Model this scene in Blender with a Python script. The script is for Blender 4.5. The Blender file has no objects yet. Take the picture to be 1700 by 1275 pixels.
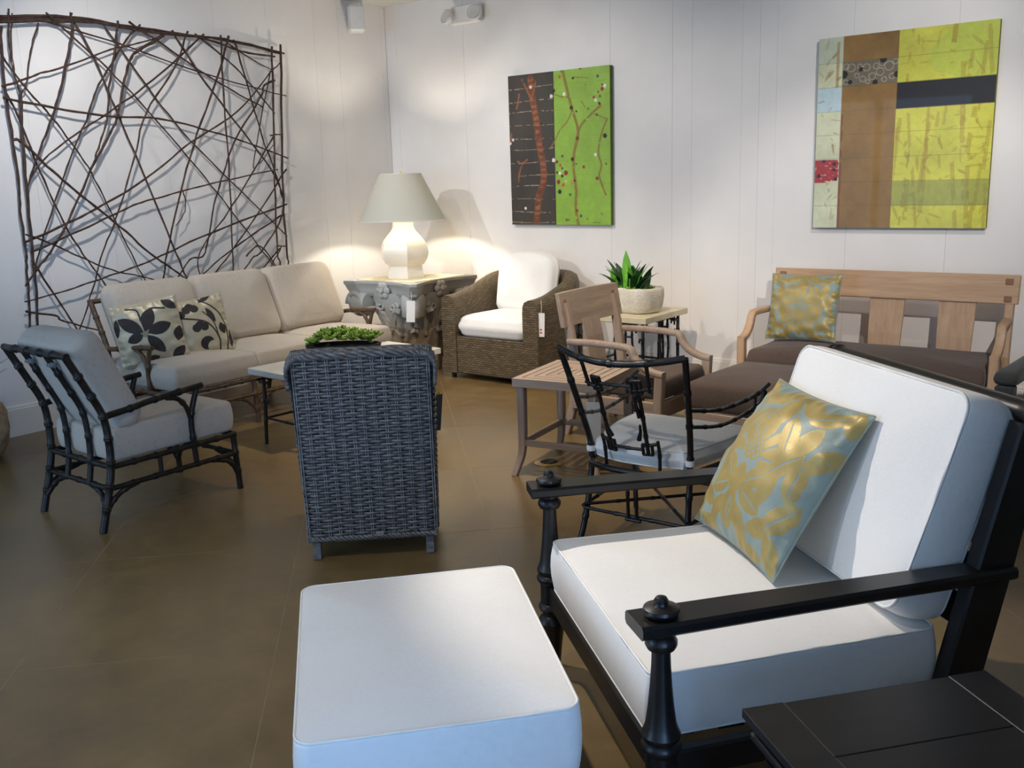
import bpy, math, random
import numpy as np
from mathutils import Vector, Matrix

random.seed(7)
rng = np.random.default_rng(7)
PI = math.pi
C = bpy.context.scene.collection
SC = bpy.context.scene

# ------------------------------------------------------------------ camera
cd = bpy.data.cameras.new('camera')
cd.sensor_width = 36.0
cd.lens = 1573.94 / 1700 * 36
cd.clip_start = 0.05
cam = bpy.data.objects.new('camera', cd)
C.objects.link(cam)
yaw, pitch, roll = -0.658726, 0.211852, -0.0314452
F_ = Vector((math.sin(yaw) * math.cos(pitch), math.cos(yaw) * math.cos(pitch), -math.sin(pitch)))
R0 = Vector((math.cos(yaw), -math.sin(yaw), 0))
U0 = R0.cross(F_)
R_ = R0 * math.cos(roll) + U0 * math.sin(roll)
U_ = -R0 * math.sin(roll) + U0 * math.cos(roll)
m3 = Matrix((R_, U_, -F_)).transposed()
cam.matrix_world = Matrix.Translation((0, 0, 1.6)) @ m3.to_4x4()
SC.camera = cam

# ------------------------------------------------------------------ world, daylight, spots, exposure
def lin(r, g, b):
    f = lambda c: (c / 255 / 12.92) if c / 255 <= 0.04045 else ((c / 255 + 0.055) / 1.055) ** 2.4
    return (f(r), f(g), f(b))

w = bpy.data.worlds.new('world'); SC.world = w
w.use_nodes = True
w.node_tree.nodes['Background'].inputs[0].default_value = (0.5, 0.65, 1.0, 1)
w.node_tree.nodes['Background'].inputs[1].default_value = 0.4

def aim(o, tgt):
    d = Vector(tgt) - o.location
    o.rotation_euler = d.to_track_quat('-Z', 'Y').to_euler()

def area(name, loc, tgt, sx, sy, power, col):
    l = bpy.data.lights.new(name, 'AREA'); l.shape = 'RECTANGLE'; l.size = sx; l.size_y = sy
    l.energy = power; l.color = col
    o = bpy.data.objects.new(name, l); C.objects.link(o); o.location = loc; aim(o, tgt); return o

def spot(name, loc, tgt, power, deg, blend, col, rad=0.04):
    l = bpy.data.lights.new(name, 'SPOT'); l.energy = power; l.spot_size = math.radians(deg); l.spot_blend = blend
    l.color = col; l.shadow_soft_size = rad
    o = bpy.data.objects.new(name, l); C.objects.link(o); o.location = loc; aim(o, tgt); return o

SKYB = (0.40, 0.65, 1.0)
WARM = (1.0, 0.86, 0.70)
NEUT = (1.0, 0.95, 0.90)
area('daylight_right', (3.36, -1.0, 1.45), (-3.0, -1.0, 1.30), 2.4, 2.2, 170, (0.30, 0.55, 1.0))
area('daylight_front', (-4.8, -2.75, 1.5), (-4.0, 2, 1.2), 2.7, 2.3, 85, SKYB)
spot('track_spot', (-5.8, 1.1, 3.12), (-5.5, 6.3, 1.1), 235, 36, 0.6, NEUT)
spot('track_spot', (-4.9, 2.7, 3.12), (-6.4, 4.2, 1.6), 125, 84, 0.8, (1.0, 0.98, 0.96))
spot('track_spot', (-4.9, 4.1, 3.12), (-4.2, 6.6, 1.3), 120, 76, 0.8, NEUT)
spot('track_spot', (-0.9, 4.7, 3.12), (-2.0, 6.66, 1.95), 95, 66, 0.9, NEUT)
spot('track_spot', (0.3, 1.9, 3.12), (-1.85, 6.5, 0.80), 400, 34, 0.6, NEUT)
spot('track_spot', (-3.3, 2.5, 3.12), (-1.0, 2.5, 0.5), 265, 38, 0.5, (1, 0.91, 0.82))
spot('track_spot', (-2.9, 3.8, 3.12), (-3.7, 5.0, 0.0), 280, 84, 0.9, (1.0, 0.86, 0.68))
spot('track_spot', (-2.4, 0.9, 3.12), (-2.2, 1.9, 0.0), 80, 100, 0.9, (1.0, 0.88, 0.76))
SC.view_settings.view_transform = 'Standard'
SC.view_settings.look = 'None'
SC.view_settings.exposure = 0.12
SC.view_settings.gamma = 1.0
SC.view_settings.use_curve_mapping = False
SC.cycles.use_denoising = True
SC.cycles.max_bounces = 8
SC.cycles.diffuse_bounces = 5
SC.cycles.sample_clamp_indirect = 6.0

# ------------------------------------------------------------------ materials
def newmat(name):
    m = bpy.data.materials.new(name); m.use_nodes = True
    nt = m.node_tree; b = nt.nodes['Principled BSDF']
    return m, nt, b

def coords(nt, kind='Object'):
    return nt.nodes.new('ShaderNodeTexCoord').outputs[kind]

def mapping(nt, vec, scale=(1, 1, 1), rot=(0, 0, 0)):
    n = nt.nodes.new('ShaderNodeMapping'); n.inputs['Scale'].default_value = scale
    n.inputs['Rotation'].default_value = rot
    nt.links.new(vec, n.inputs['Vector']); return n.outputs[0]

def noise(nt, vec, scale, detail=3, rough=0.5):
    n = nt.nodes.new('ShaderNodeTexNoise'); n.inputs['Scale'].default_value = scale
    n.inputs['Detail'].default_value = detail; n.inputs['Roughness'].default_value = rough
    nt.links.new(vec, n.inputs['Vector']); return n.outputs['Fac']

def ramp(nt, fac, stops):
    n = nt.nodes.new('ShaderNodeValToRGB'); e = n.color_ramp.elements
    while len(e) < len(stops): e.new(0.5)
    for el, (p, c) in zip(e, stops):
        el.position = p; el.color = (*c, 1)
    nt.links.new(fac, n.inputs[0]); return n.outputs[0]

def bump(nt, b, h, strength, dist):
    n = nt.nodes.new('ShaderNodeBump'); n.inputs['Strength'].default_value = strength
    n.inputs['Distance'].default_value = dist
    nt.links.new(h, n.inputs['Height']); nt.links.new(n.outputs[0], b.inputs['Normal'])

def mathn(nt, op, a, bb):
    n = nt.nodes.new('ShaderNodeMath'); n.operation = op
    for i, x in enumerate((a, bb)):
        if isinstance(x, (int, float)): n.inputs[i].default_value = x
        else: nt.links.new(x, n.inputs[i])
    return n.outputs[0]

def mixc(nt, fac, a, bb):
    n = nt.nodes.new('ShaderNodeMix'); n.data_type = 'RGBA'
    nt.links.new(fac, n.inputs[0])
    for i, x in ((6, a), (7, bb)):
        if isinstance(x, tuple): n.inputs[i].default_value = (*x, 1)
        else: nt.links.new(x, n.inputs[i])
    return n.outputs[2]

def mat_noise(name, c1, c2, scale=8, rough=0.6, bstr=0.0, bscale=60, bdist=0.002, spec=0.5, stretch=(1, 1, 1), detail=4, sheen=0, metallic=0):
    m, nt, b = newmat(name)
    v = mapping(nt, coords(nt), stretch)
    f = noise(nt, v, scale, detail)
    nt.links.new(ramp(nt, f, [(0.3, c1), (0.7, c2)]), b.inputs['Base Color'])
    b.inputs['Roughness'].default_value = rough
    b.inputs['Specular IOR Level'].default_value = spec
    b.inputs['Metallic'].default_value = metallic
    if sheen: b.inputs['Sheen Weight'].default_value = sheen
    if bstr: bump(nt, b, noise(nt, v, bscale, 3), bstr, bdist)
    return m

def mat_fabric(name, c1, c2, thread=260, rough=0.9, bstr=0.35, slub=0.5, broad=3):
    """woven cloth: crossing thread noise in two directions, broad tone drift"""
    m, nt, b = newmat(name)
    co = coords(nt)
    a = noise(nt, mapping(nt, co, (thread, thread * 0.12, thread * 0.12)), 1, 2)
    c = noise(nt, mapping(nt, co, (thread * 0.12, thread, thread)), 1, 2)
    s = mathn(nt, 'ADD', a, c)
    br = noise(nt, co, broad, 3)
    f = mathn(nt, 'ADD', mathn(nt, 'MULTIPLY', s, slub), mathn(nt, 'MULTIPLY', br, 1 - slub))
    nt.links.new(ramp(nt, f, [(0.32, c1), (0.78, c2)]), b.inputs['Base Color'])
    b.inputs['Roughness'].default_value = rough
    b.inputs['Specular IOR Level'].default_value = 0.2
    b.inputs['Sheen Weight'].default_value = 0.15
    hh = mathn(nt, 'ADD', s, mathn(nt, 'MULTIPLY', noise(nt, co, 9, 3), 6.0))
    bump(nt, b, hh, bstr, 0.0015)
    return m

def mat_wood(name, c1, c2, axis=0, rough=0.55, scale=14):
    m, nt, b = newmat(name)
    st = [1, 1, 1]; st[axis] = 0.07
    v = mapping(nt, coords(nt), tuple(x * scale for x in st))
    n1 = noise(nt, v, 1.6, 6, 0.6)
    n2 = noise(nt, mapping(nt, coords(nt), tuple(x * scale * 6 for x in st)), 1.5, 3)
    f = mathn(nt, 'ADD', mathn(nt, 'MULTIPLY', n1, 0.7), mathn(nt, 'MULTIPLY', n2, 0.3))
    nt.links.new(ramp(nt, f, [(0.3, c1), (0.7, c2)]), b.inputs['Base Color'])
    b.inputs['Roughness'].default_value = rough
    bump(nt, b, n2, 0.15, 0.001)
    return m

def mat_two(name, c0, c1, m0=0.0, m1=0.0, r0=0.6, r1=0.6, fine=300):
    """print on cloth: point attribute 'mask' picks ground or figure"""
    m, nt, b = newmat(name)
    at = nt.nodes.new('ShaderNodeAttribute'); at.attribute_name = 'mask'
    co = coords(nt)
    n = noise(nt, co, 18, 4)
    d = mathn(nt, 'MULTIPLY', mathn(nt, 'SUBTRACT', n, 0.5), 0.5)
    g0 = mixc(nt, n, tuple(x * 0.85 for x in c0), tuple(min(1, x * 1.12) for x in c0))
    g1 = mixc(nt, n, tuple(x * 0.82 for x in c1), tuple(min(1, x * 1.15) for x in c1))
    nt.links.new(mixc(nt, at.outputs['Fac'], g0, g1), b.inputs['Base Color'])
    mm = nt.nodes.new('ShaderNodeMapRange'); mm.inputs['To Min'].default_value = m0; mm.inputs['To Max'].default_value = m1
    nt.links.new(at.outputs['Fac'], mm.inputs[0]); nt.links.new(mm.outputs[0], b.inputs['Metallic'])
    mr = nt.nodes.new('ShaderNodeMapRange'); mr.inputs['To Min'].default_value = r0; mr.inputs['To Max'].default_value = r1
    nt.links.new(at.outputs['Fac'], mr.inputs[0]); nt.links.new(mr.outputs[0], b.inputs['Roughness'])
    hh = mathn(nt, 'ADD', noise(nt, mapping(nt, co, (fine, fine * 0.2, fine)), 1, 2), mathn(nt, 'MULTIPLY', at.outputs['Fac'], 0.6))
    bump(nt, b, hh, 0.25, 0.001)
    return m

def mat_attr(name, rough=0.6):
    m, nt, b = newmat(name)
    at = nt.nodes.new('ShaderNodeAttribute'); at.attribute_name = 'Col'
    co = coords(nt)
    n = noise(nt, co, 26, 5, 0.65)
    k = nt.nodes.new('ShaderNodeMapRange'); k.inputs['To Min'].default_value = 0.8; k.inputs['To Max'].default_value = 1.2
    nt.links.new(n, k.inputs[0])
    mx = nt.nodes.new('ShaderNodeVectorMath'); mx.operation = 'SCALE'
    nt.links.new(at.outputs['Color'], mx.inputs[0]); nt.links.new(k.outputs[0], mx.inputs['Scale'])
    nt.links.new(mx.outputs[0], b.inputs['Base Color'])
    b.inputs['Roughness'].default_value = rough
    b.inputs['Coat Weight'].default_value = 0.15
    return m

def mat_weave(name, c1, c2, bw, rh):
    """fine woven cane: offset bricks in metres along the surface ('suv' attribute)"""
    m, nt, b = newmat(name)
    at = nt.nodes.new('ShaderNodeAttribute'); at.attribute_name = 'suv'
    br = nt.nodes.new('ShaderNodeTexBrick')
    br.inputs['Scale'].default_value = 1.0
    br.inputs['Brick Width'].default_value = bw; br.inputs['Row Height'].default_value = rh
    br.inputs['Mortar Size'].default_value = rh * 0.16; br.inputs['Mortar Smooth'].default_value = 1.0
    br.inputs['Color1'].default_value = (*c1, 1); br.inputs['Color2'].default_value = (*c2, 1)
    br.inputs['Mortar'].default_value = (*[x * 0.35 for x in c1], 1)
    nt.links.new(at.outputs['Vector'], br.inputs['Vector'])
    nt.links.new(br.outputs['Color'], b.inputs['Base Color'])
    b.inputs['Roughness'].default_value = 0.55
    inv = mathn(nt, 'SUBTRACT', 1.0, br.outputs['Fac'])
    bump(nt, b, inv, 0.8, 0.004)
    return m

M = {}
M['wall'] = mat_noise('painted_boards', lin(232, 228, 224), lin(238, 234, 230), 3, 0.7, 0.06, 90, 0.001)
M['wallback'] = mat_noise('board_joint', lin(170, 165, 158), lin(176, 170, 162), 3, 0.9)
M['trim'] = mat_noise('white_trim_paint', lin(232, 228, 220), lin(236, 232, 225), 3, 0.45)
M['ceil'] = mat_noise('ceiling_paint', lin(205, 203, 196), lin(212, 209, 202), 3, 0.9)
M['ivory'] = mat_fabric('white_canvas', lin(228, 226, 222), lin(242, 240, 236), 420, 0.9, 0.18, 0.4)
M['piping'] = mat_noise('white_piping', lin(238, 236, 230), lin(246, 244, 240), 20, 0.8)
M['linen'] = mat_fabric('oatmeal_linen', lin(142, 132, 119), lin(188, 177, 163), 300, 0.95, 0.4, 0.6)
M['brownfab'] = mat_fabric('brown_canvas', lin(74, 61, 55), lin(97, 82, 75), 340, 0.95, 0.3, 0.5)
M['charcoal'] = mat_fabric('charcoal_canvas', lin(48, 48, 48), lin(66, 66, 64), 340, 0.95, 0.3, 0.5)
M['black'] = mat_noise('black_lacquer', lin(18, 17, 18), lin(30, 28, 28), 10, 0.34, 0.05, 60, 0.001, 0.5)
M['blacktable'] = mat_wood('black_stained_wood', lin(17, 16, 16), lin(33, 31, 30), 1, 0.42)
M['bronze'] = mat_noise('dark_bronze', lin(24, 20, 18), lin(44, 37, 32), 25, 0.42, 0.2, 80, 0.001, 0.5, metallic=0.3)
M['bronzel'] = mat_noise('brown_bamboo_metal', lin(74, 56, 40), lin(104, 82, 62), 25, 0.45, 0.2, 80, 0.001, 0.5, metallic=0.2)
M['iron'] = mat_noise('black_iron', lin(14, 14, 16), lin(26, 26, 28), 25, 0.35, 0.2, 80, 0.001, 0.5)
M['teak'] = mat_wood('pale_teak', lin(176, 138, 104), lin(208, 172, 138), 0)
M['teakv'] = mat_wood('pale_teak_upright', lin(178, 141, 108), lin(206, 171, 138), 2)
M['teaky'] = mat_wood('pale_teak_long', lin(176, 140, 108), lin(206, 172, 140), 1)
M['peg'] = mat_wood('teak_peg', lin(132, 88, 60), lin(150, 104, 74), 2)
M['greyteak'] = mat_wood('weathered_teak', lin(148, 127, 112), lin(184, 163, 146), 0)
M['greyteaky'] = mat_wood('weathered_teak_long', lin(148, 127, 112), lin(184, 163, 146), 1)
M['greyteakv'] = mat_wood('weathered_teak_upright', lin(146, 126, 112), lin(180, 160, 144), 2)
M['marble'] = mat_noise('cream_stone_top', lin(204, 192, 160), lin(226, 214, 184), 6, 0.4, 0.05, 40)
M['whitestone'] = mat_noise('white_stone_top', lin(206, 204, 196), lin(226, 224, 216), 6, 0.35, 0.05, 40)
M['caststone'] = mat_noise('rough_cast_stone', lin(204, 196, 180), lin(228, 222, 208), 16, 0.95, 0.9, 70, 0.006)
M['tanstone'] = mat_noise('rough_tan_stone', lin(140, 118, 88), lin(186, 164, 130), 14, 0.95, 1.0, 40, 0.012)
M['bark'] = mat_noise('twig_bark', lin(44, 30, 26), lin(82, 58, 48), 30, 0.8, 0.5, 90, 0.002)
M['rattan'] = mat_noise('grey_rattan_strand', lin(70, 69, 70), lin(126, 124, 123), 26, 0.38, 0.25, 140, 0.001, 0.5, (1, 1, 3))
M['rattanlight'] = mat_noise('pale_rattan_stake', lin(92, 92, 95), lin(150, 150, 152), 26, 0.4, 0.25, 140, 0.001)
M['lightblock'] = mat_noise('dark_light_block', lin(22, 22, 25), lin(34, 34, 38), 20, 0.8)  # near-black filler for the added light-blocking solids inside the woven chair
M['cane'] = mat_weave('tan_cane_weave', lin(90, 76, 56), lin(118, 101, 76), 0.046, 0.018)
M['lampcer'] = mat_noise('cream_glazed_ceramic', lin(236, 228, 214), lin(242, 235, 222), 4, 0.25)
M['brass'] = mat_noise('brass', lin(150, 118, 60), lin(186, 152, 88), 20, 0.35, metallic=0.9)
M['steel'] = mat_noise('bright_steel', lin(190, 190, 190), lin(215, 215, 215), 20, 0.2, metallic=0.9)
M['whiteplastic'] = mat_noise('white_plastic', lin(222, 220, 216), lin(230, 228, 224), 10, 0.4)
M['card'] = mat_noise('white_card', lin(236, 234, 230), lin(242, 240, 238), 10, 0.7)
M['redink'] = mat_noise('red_ink', lin(205, 72, 50), lin(215, 82, 58), 10, 0.7)
M['leafd'] = mat_noise('dark_leaf', lin(22, 58, 26), lin(48, 96, 42), 18, 0.4)
M['leafl'] = mat_noise('bright_leaf', lin(86, 160, 40), lin(128, 196, 66), 18, 0.4)
M['succ'] = mat_noise('succulent_leaf', lin(84, 122, 40), lin(158, 190, 84), 40, 0.45)
M['soil'] = mat_noise('dark_bowl', lin(28, 25, 23), lin(42, 38, 34), 20, 0.8)
M['damask'] = mat_two('gold_damask_silk', lin(142, 157, 150), lin(174, 153, 92), 0.05, 0.25, 0.5, 0.45)
M['leafprint'] = mat_two('brown_leaf_print_satin', lin(186, 174, 146), lin(44, 38, 36), 0.15, 0.0, 0.42, 0.75)
M['paint'] = mat_attr('painted_canvas')
M['canvas'] = mat_noise('canvas_edge', lin(90, 110, 40), lin(110, 130, 50), 10, 0.8)
M['canvasl'] = mat_noise('canvas_edge_lime', lin(120, 120, 60), lin(140, 138, 70), 10, 0.8)

# polished concrete: mottled, satin
m, nt, b = newmat('polished_concrete')
co = coords(nt, 'Object')
g = nt.nodes.new('ShaderNodeNewGeometry')
n1 = noise(nt, g.outputs['Position'], 0.9, 5, 0.6); n2 = noise(nt, g.outputs['Position'], 7, 6, 0.65)
f = mathn(nt, 'ADD', mathn(nt, 'MULTIPLY', n1, 0.6), mathn(nt, 'MULTIPLY', n2, 0.4))
nt.links.new(ramp(nt, f, [(0.3, lin(97, 80, 53)), (0.5, lin(121, 99, 64)), (0.72, lin(146, 121, 79))]), b.inputs['Base Color'])
rr = nt.nodes.new('ShaderNodeMapRange'); rr.inputs['To Min'].default_value = 0.24; rr.inputs['To Max'].default_value = 0.42
nt.links.new(n2, rr.inputs[0]); nt.links.new(rr.outputs[0], b.inputs['Roughness'])
M['floor'] = m
M['grout'] = mat_noise('saw_cut_joint', lin(150, 134, 110), lin(168, 152, 128), 10, 0.8)

# capital stone: cool grey above, brown stain below and on the right flank
m, nt, b = newmat('weathered_capital_stone')
co = coords(nt)
sx = nt.nodes.new('ShaderNodeSeparateXYZ'); nt.links.new(co, sx.inputs[0])
n1 = noise(nt, co, 5, 5, 0.6)
hgt = nt.nodes.new('ShaderNodeMapRange'); hgt.inputs['From Min'].default_value = 0.28; hgt.inputs['From Max'].default_value = 0.62
nt.links.new(sx.outputs['Z'], hgt.inputs[0])
f = mathn(nt, 'ADD', mathn(nt, 'MULTIPLY', hgt.outputs[0], 0.6), mathn(nt, 'MULTIPLY', n1, 0.5))
grey = ramp(nt, f, [(0.25, lin(136, 116, 88)), (0.5, lin(160, 154, 142)), (0.85, lin(172, 176, 176))])
st_ = nt.nodes.new('ShaderNodeMapRange'); st_.inputs['From Min'].default_value = -0.03; st_.inputs['From Max'].default_value = 0.12; st_.inputs['To Max'].default_value = 0.75
nt.links.new(mathn(nt, 'ADD', mathn(nt, 'ADD', sx.outputs['X'], sx.outputs['Y']), mathn(nt, 'MULTIPLY', mathn(nt, 'SUBTRACT', n1, 0.5), 0.3)), st_.inputs[0])
nt.links.new(mixc(nt, st_.outputs[0], grey, lin(122, 104, 82)), b.inputs['Base Color'])
b.inputs['Roughness'].default_value = 0.8
bump(nt, b, noise(nt, co, 30, 4), 0.5, 0.004)
M['capital'] = m

# lamp shade: cream linen that lets a little light through
m, nt, b = newmat('lamp_shade_linen')
b.inputs['Base Color'].default_value = (*lin(206, 204, 190), 1); b.inputs['Roughness'].default_value = 0.9
b.inputs['Transmission Weight'].default_value = 0.0
tr = nt.nodes.new('ShaderNodeBsdfTranslucent'); tr.inputs[0].default_value = (*lin(240, 226, 190), 1)
mx = nt.nodes.new('ShaderNodeMixShader'); mx.inputs[0].default_value = 0.05
nt.links.new(b.outputs[0], mx.inputs[1]); nt.links.new(tr.outputs[0], mx.inputs[2])
nt.links.new(mx.outputs[0], nt.nodes['Material Output'].inputs[0])
M['shade'] = m

m, nt, b = newmat('window_glass')
b.inputs['Base Color'].default_value = (0.95, 0.98, 1, 1); b.inputs['Roughness'].default_value = 0.0
b.inputs['Transmission Weight'].default_value = 1.0; b.inputs['IOR'].default_value = 1.0
M['glass'] = m

# ------------------------------------------------------------------ mesh building
class MB:
    def __init__(self): self.v = []; self.f = []; self.suv = None
    def add(self, v, f):
        o = len(self.v); self.v += [tuple(p) for p in v]; self.f += [tuple(i + o for i in q) for q in f]; return self
    def cbox(self, c, s, ch=0.004, M3=None):
        h = [x / 2 for x in s]; ch = min(ch, min(h) * 0.8)
        vs = []; idx = {}
        for sx in (-1, 1):
            for sy in (-1, 1):
                for sz in (-1, 1):
                    for k in range(3):
                        p = [sx * h[0], sy * h[1], sz * h[2]]
                        for j in range(3):
                            if j != k: p[j] -= (sx, sy, sz)[j] * ch
                        idx[(sx, sy, sz, k)] = len(vs); vs.append(Vector(p))
        fs = []
        S = (-1, 1)
        for k in range(3):
            a, b2 = [j for j in range(3) if j != k]
            for s_ in S:
                q = []
                for (pa, pb) in ((-1, -1), (1, -1), (1, 1), (-1, 1)):
                    t = [0, 0, 0]; t[k] = s_; t[a] = pa; t[b2] = pb; q.append(idx[(*t, k)])
                fs.append(q)
            # edges parallel to axis k
            for pa in S:
                for pb in S:
                    q = []
                    for (sk, kk) in ((-1, a), (1, a), (1, b2), (-1, b2)):
                        t = [0, 0, 0]; t[k] = sk; t[a] = pa; t[b2] = pb; q.append(idx[(*t, kk)])
                    fs.append(q)
        for sx in S:
            for sy in S:
                for sz in S: fs.append([idx[(sx, sy, sz, k)] for k in range(3)])
        cc = Vector(c)
        if M3 is not None: vs = [M3 @ p for p in vs]
        # orient faces outward
        out = []
        for q in fs:
            n = (vs[q[1]] - vs[q[0]]).cross(vs[q[2]] - vs[q[0]])
            mid = sum((vs[i] for i in q), Vector()) / len(q)
            out.append(q if n.dot(mid) > 0 else q[::-1])
        return self.add([p + cc for p in vs], out)
    def tube(self, pts, rads, n=8, closed=False, flat=1.0, lat=None):
        """round (or flattened) tube along pts"""
        P = [Vector(p) for p in pts]; N = len(P)
        if not hasattr(rads, '__len__'): rads = [rads] * N
        T = []
        for i in range(N):
            a = P[i - 1] if (i > 0 or closed) else P[0]
            b2 = P[(i + 1) % N] if (i < N - 1 or closed) else P[-1]
            t = (b2 - a); T.append(t.normalized() if t.length > 1e-9 else Vector((0, 0, 1)))
        ref = Vector(lat) if lat is not None else (Vector((0, 0, 1)) if abs(T[0].z) < 0.9 else Vector((1, 0, 0)))
        x = (ref - T[0] * ref.dot(T[0])).normalized()
        vs = []; fs = []
        for i in range(N):
            if lat is not None: x = Vector(lat)
            x = (x - T[i] * x.dot(T[i])).normalized(); y = T[i].cross(x)
            for k in range(n):
                a = 2 * PI * k / n
                vs.append(P[i] + x * (math.cos(a) * rads[i]) + y * (math.sin(a) * rads[i] * flat))
        for i in range(N if closed else N - 1):
            j = (i + 1) % N
            for k in range(n):
                fs.append((i * n + k, i * n + (k + 1) % n, j * n + (k + 1) % n, j * n + k))
        if not closed:
            fs.append(tuple(range(n))[::-1]); fs.append(tuple((N - 1) * n + k for k in range(n)))
        return self.add(vs, fs)
    def bar(self, pts, w, h, lat, ch=0.003):
        """chamfered rectangular section swept along pts; width w along 'lat', height h across"""
        P = [Vector(p) for p in pts]; N = len(P); L = Vector(lat).normalized()
        if not hasattr(w, '__len__'): w = [w] * N
        if not hasattr(h, '__len__'): h = [h] * N
        vs = []; fs = []
        for i in range(N):
            t = (P[min(i + 1, N - 1)] - P[max(i - 1, 0)]).normalized()
            l = (L - t * L.dot(t)).normalized(); u = t.cross(l)
            a, b2 = w[i] / 2, h[i] / 2
            c = min(ch, a * 0.5, b2 * 0.5)
            for (sx, sy) in ((a - c, b2), (a, b2 - c), (a, -b2 + c), (a - c, -b2), (-a + c, -b2), (-a, -b2 + c), (-a, b2 - c), (-a + c, b2)):
                vs.append(P[i] + l * sx + u * sy)
        for i in range(N - 1):
            for k in range(8):
                fs.append((i * 8 + k, (i + 1) * 8 + k, (i + 1) * 8 + (k + 1) % 8, i * 8 + (k + 1) % 8))
        fs.append(tuple(range(8))); fs.append(tuple((N - 1) * 8 + k for k in range(8))[::-1])
        return self.add(vs, fs)
    def lathe(self, prof, n=24, c=(0, 0, 0), M3=None, sides=None):
        vs = []; fs = []; N = len(prof); cc = Vector(c)
        for (r, z) in prof:
            for k in range(n):
                a = 2 * PI * k / n
                vs.append(Vector((math.cos(a) * max(r, 1e-5), math.sin(a) * max(r, 1e-5), z)))
        for i in range(N - 1):
            for k in range(n):
                fs.append((i * n + k, i * n + (k + 1) % n, (i + 1) * n + (k + 1) % n, (i + 1) * n + k))
        fs.append(tuple(range(n))[::-1]); fs.append(tuple((N - 1) * n + k for k in range(n)))
        if M3 is not None: vs = [M3 @ p for p in vs]
        return self.add([p + cc for p in vs], fs)
    def rings(self, R, cap=True):
        """loft of equal-length closed rings"""
        n = len(R[0]); vs = [p for r in R for p in r]; fs = []
        for i in range(len(R) - 1):
            for k in range(n):
                fs.append((i * n + k, i * n + (k + 1) % n, (i + 1) * n + (k + 1) % n, (i + 1) * n + k))
        if cap:
            fs.append(tuple(range(n))[::-1]); fs.append(tuple((len(R) - 1) * n + k for k in range(n)))
        return self.add(vs, fs)
    def prism(self, poly, origin, ax, ay, az, t):
        """extrude polygon poly (2-D) by t along az"""
        o, X, Y, Z = Vector(origin), Vector(ax), Vector(ay), Vector(az); n = len(poly)
        vs = [o + X * a + Y * b2 + Z * (t / 2) for a, b2 in poly] + [o + X * a + Y * b2 - Z * (t / 2) for a, b2 in poly]
        fs = [tuple(range(n)), tuple(range(n, 2 * n))[::-1]]
        for k in range(n): fs.append((k, n + k, n + (k + 1) % n, (k + 1) % n))
        return self.add(vs, fs)
    def build(self, name, mat, parent=None, smooth=42, loc=None, rot=None, fix=True):
        me = bpy.data.meshes.new(name)
        me.from_pydata([tuple(p) for p in self.v], [], self.f)
        if fix:
            import bmesh
            bm = bmesh.new(); bm.from_mesh(me); bmesh.ops.recalc_face_normals(bm, faces=bm.faces); bm.to_mesh(me); bm.free()
        me.materials.append(M[mat] if isinstance(mat, str) else mat)
        if smooth:
            me.shade_smooth(); me.set_sharp_from_angle(angle=math.radians(smooth))
        if self.suv is not None:
            a = me.attributes.new('suv', 'FLOAT_VECTOR', 'POINT')
            a.data.foreach_set('vector', np.array(self.suv, dtype=np.float32).ravel())
        return link(name, me, parent, loc, rot)

def link(name, me, parent=None, loc=None, rot=None):
    o = bpy.data.objects.new(name, me); C.objects.link(o)
    if parent is not None: o.parent = parent
    if loc is not None: o.location = loc
    if rot is not None: o.rotation_euler = rot
    return o

def tag(o, label, cat, group=None, kind=None):
    o['label'] = label; o['category'] = cat
    if group: o['group'] = group
    if kind: o['kind'] = kind
    return o

def thing(name, label, cat, loc=(0, 0, 0), rz=0.0, group=None):
    o = bpy.data.objects.new(name, None); C.objects.link(o)
    o.empty_display_size = 0.1
    o.location = loc; o.rotation_euler = (0, 0, rz)
    return tag(o, label, cat, group)

def struct(o): o['kind'] = 'structure'; return o

def crom(pts, k=6):
    """Catmull-Rom through pts"""
    P = [np.array(p, float) for p in pts]; out = []
    Q = [2 * P[0] - P[1]] + P + [2 * P[-1] - P[-2]]
    for i in range(1, len(Q) - 2):
        for j in range(k):
            t = j / k
            a, b2, c, d = Q[i - 1], Q[i], Q[i + 1], Q[i + 2]
            out.append(0.5 * ((2 * b2) + (c - a) * t + (2 * a - 5 * b2 + 4 * c - d) * t * t + (3 * b2 - a - 3 * c + d) * t ** 3))
    out.append(P[-1]); return [tuple(p) for p in out]

def bamboo(mb, pts, r, step=0.11, n=8, smooth=True, k=8):
    """cast bamboo rod: swelling nodes every 'step' metres"""
    P = [np.array(p) for p in (crom(pts, k) if smooth and len(pts) > 2 else pts)]
    seg = [np.linalg.norm(P[i + 1] - P[i]) for i in range(len(P) - 1)]
    tot = sum(seg); cum = [0]
    for s in seg: cum.append(cum[-1] + s)
    def at(s):
        s = min(max(s, 0), tot)
        for i in range(len(seg)):
            if s <= cum[i + 1] + 1e-9:
                t = (s - cum[i]) / max(seg[i], 1e-9); return P[i] * (1 - t) + P[i + 1] * t
        return P[-1]
    nn = max(1, int(round(tot / step))); ss = {0.0: r, tot: r}
    for q in range(1, nn):
        c = tot * q / nn
        for ds, kk in ((-0.012, 1.0), (-0.005, 1.28), (0.0, 1.12), (0.005, 1.28), (0.012, 1.0)):
            ss[c + ds] = r * kk
    for c in cum: 
        if not any(abs(c - x) < 0.016 for x in ss): ss[c] = r
    keys = sorted(ss)
    mb.tube([tuple(at(s)) for s in keys], [ss[s] for s in keys], n)
    return mb

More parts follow.
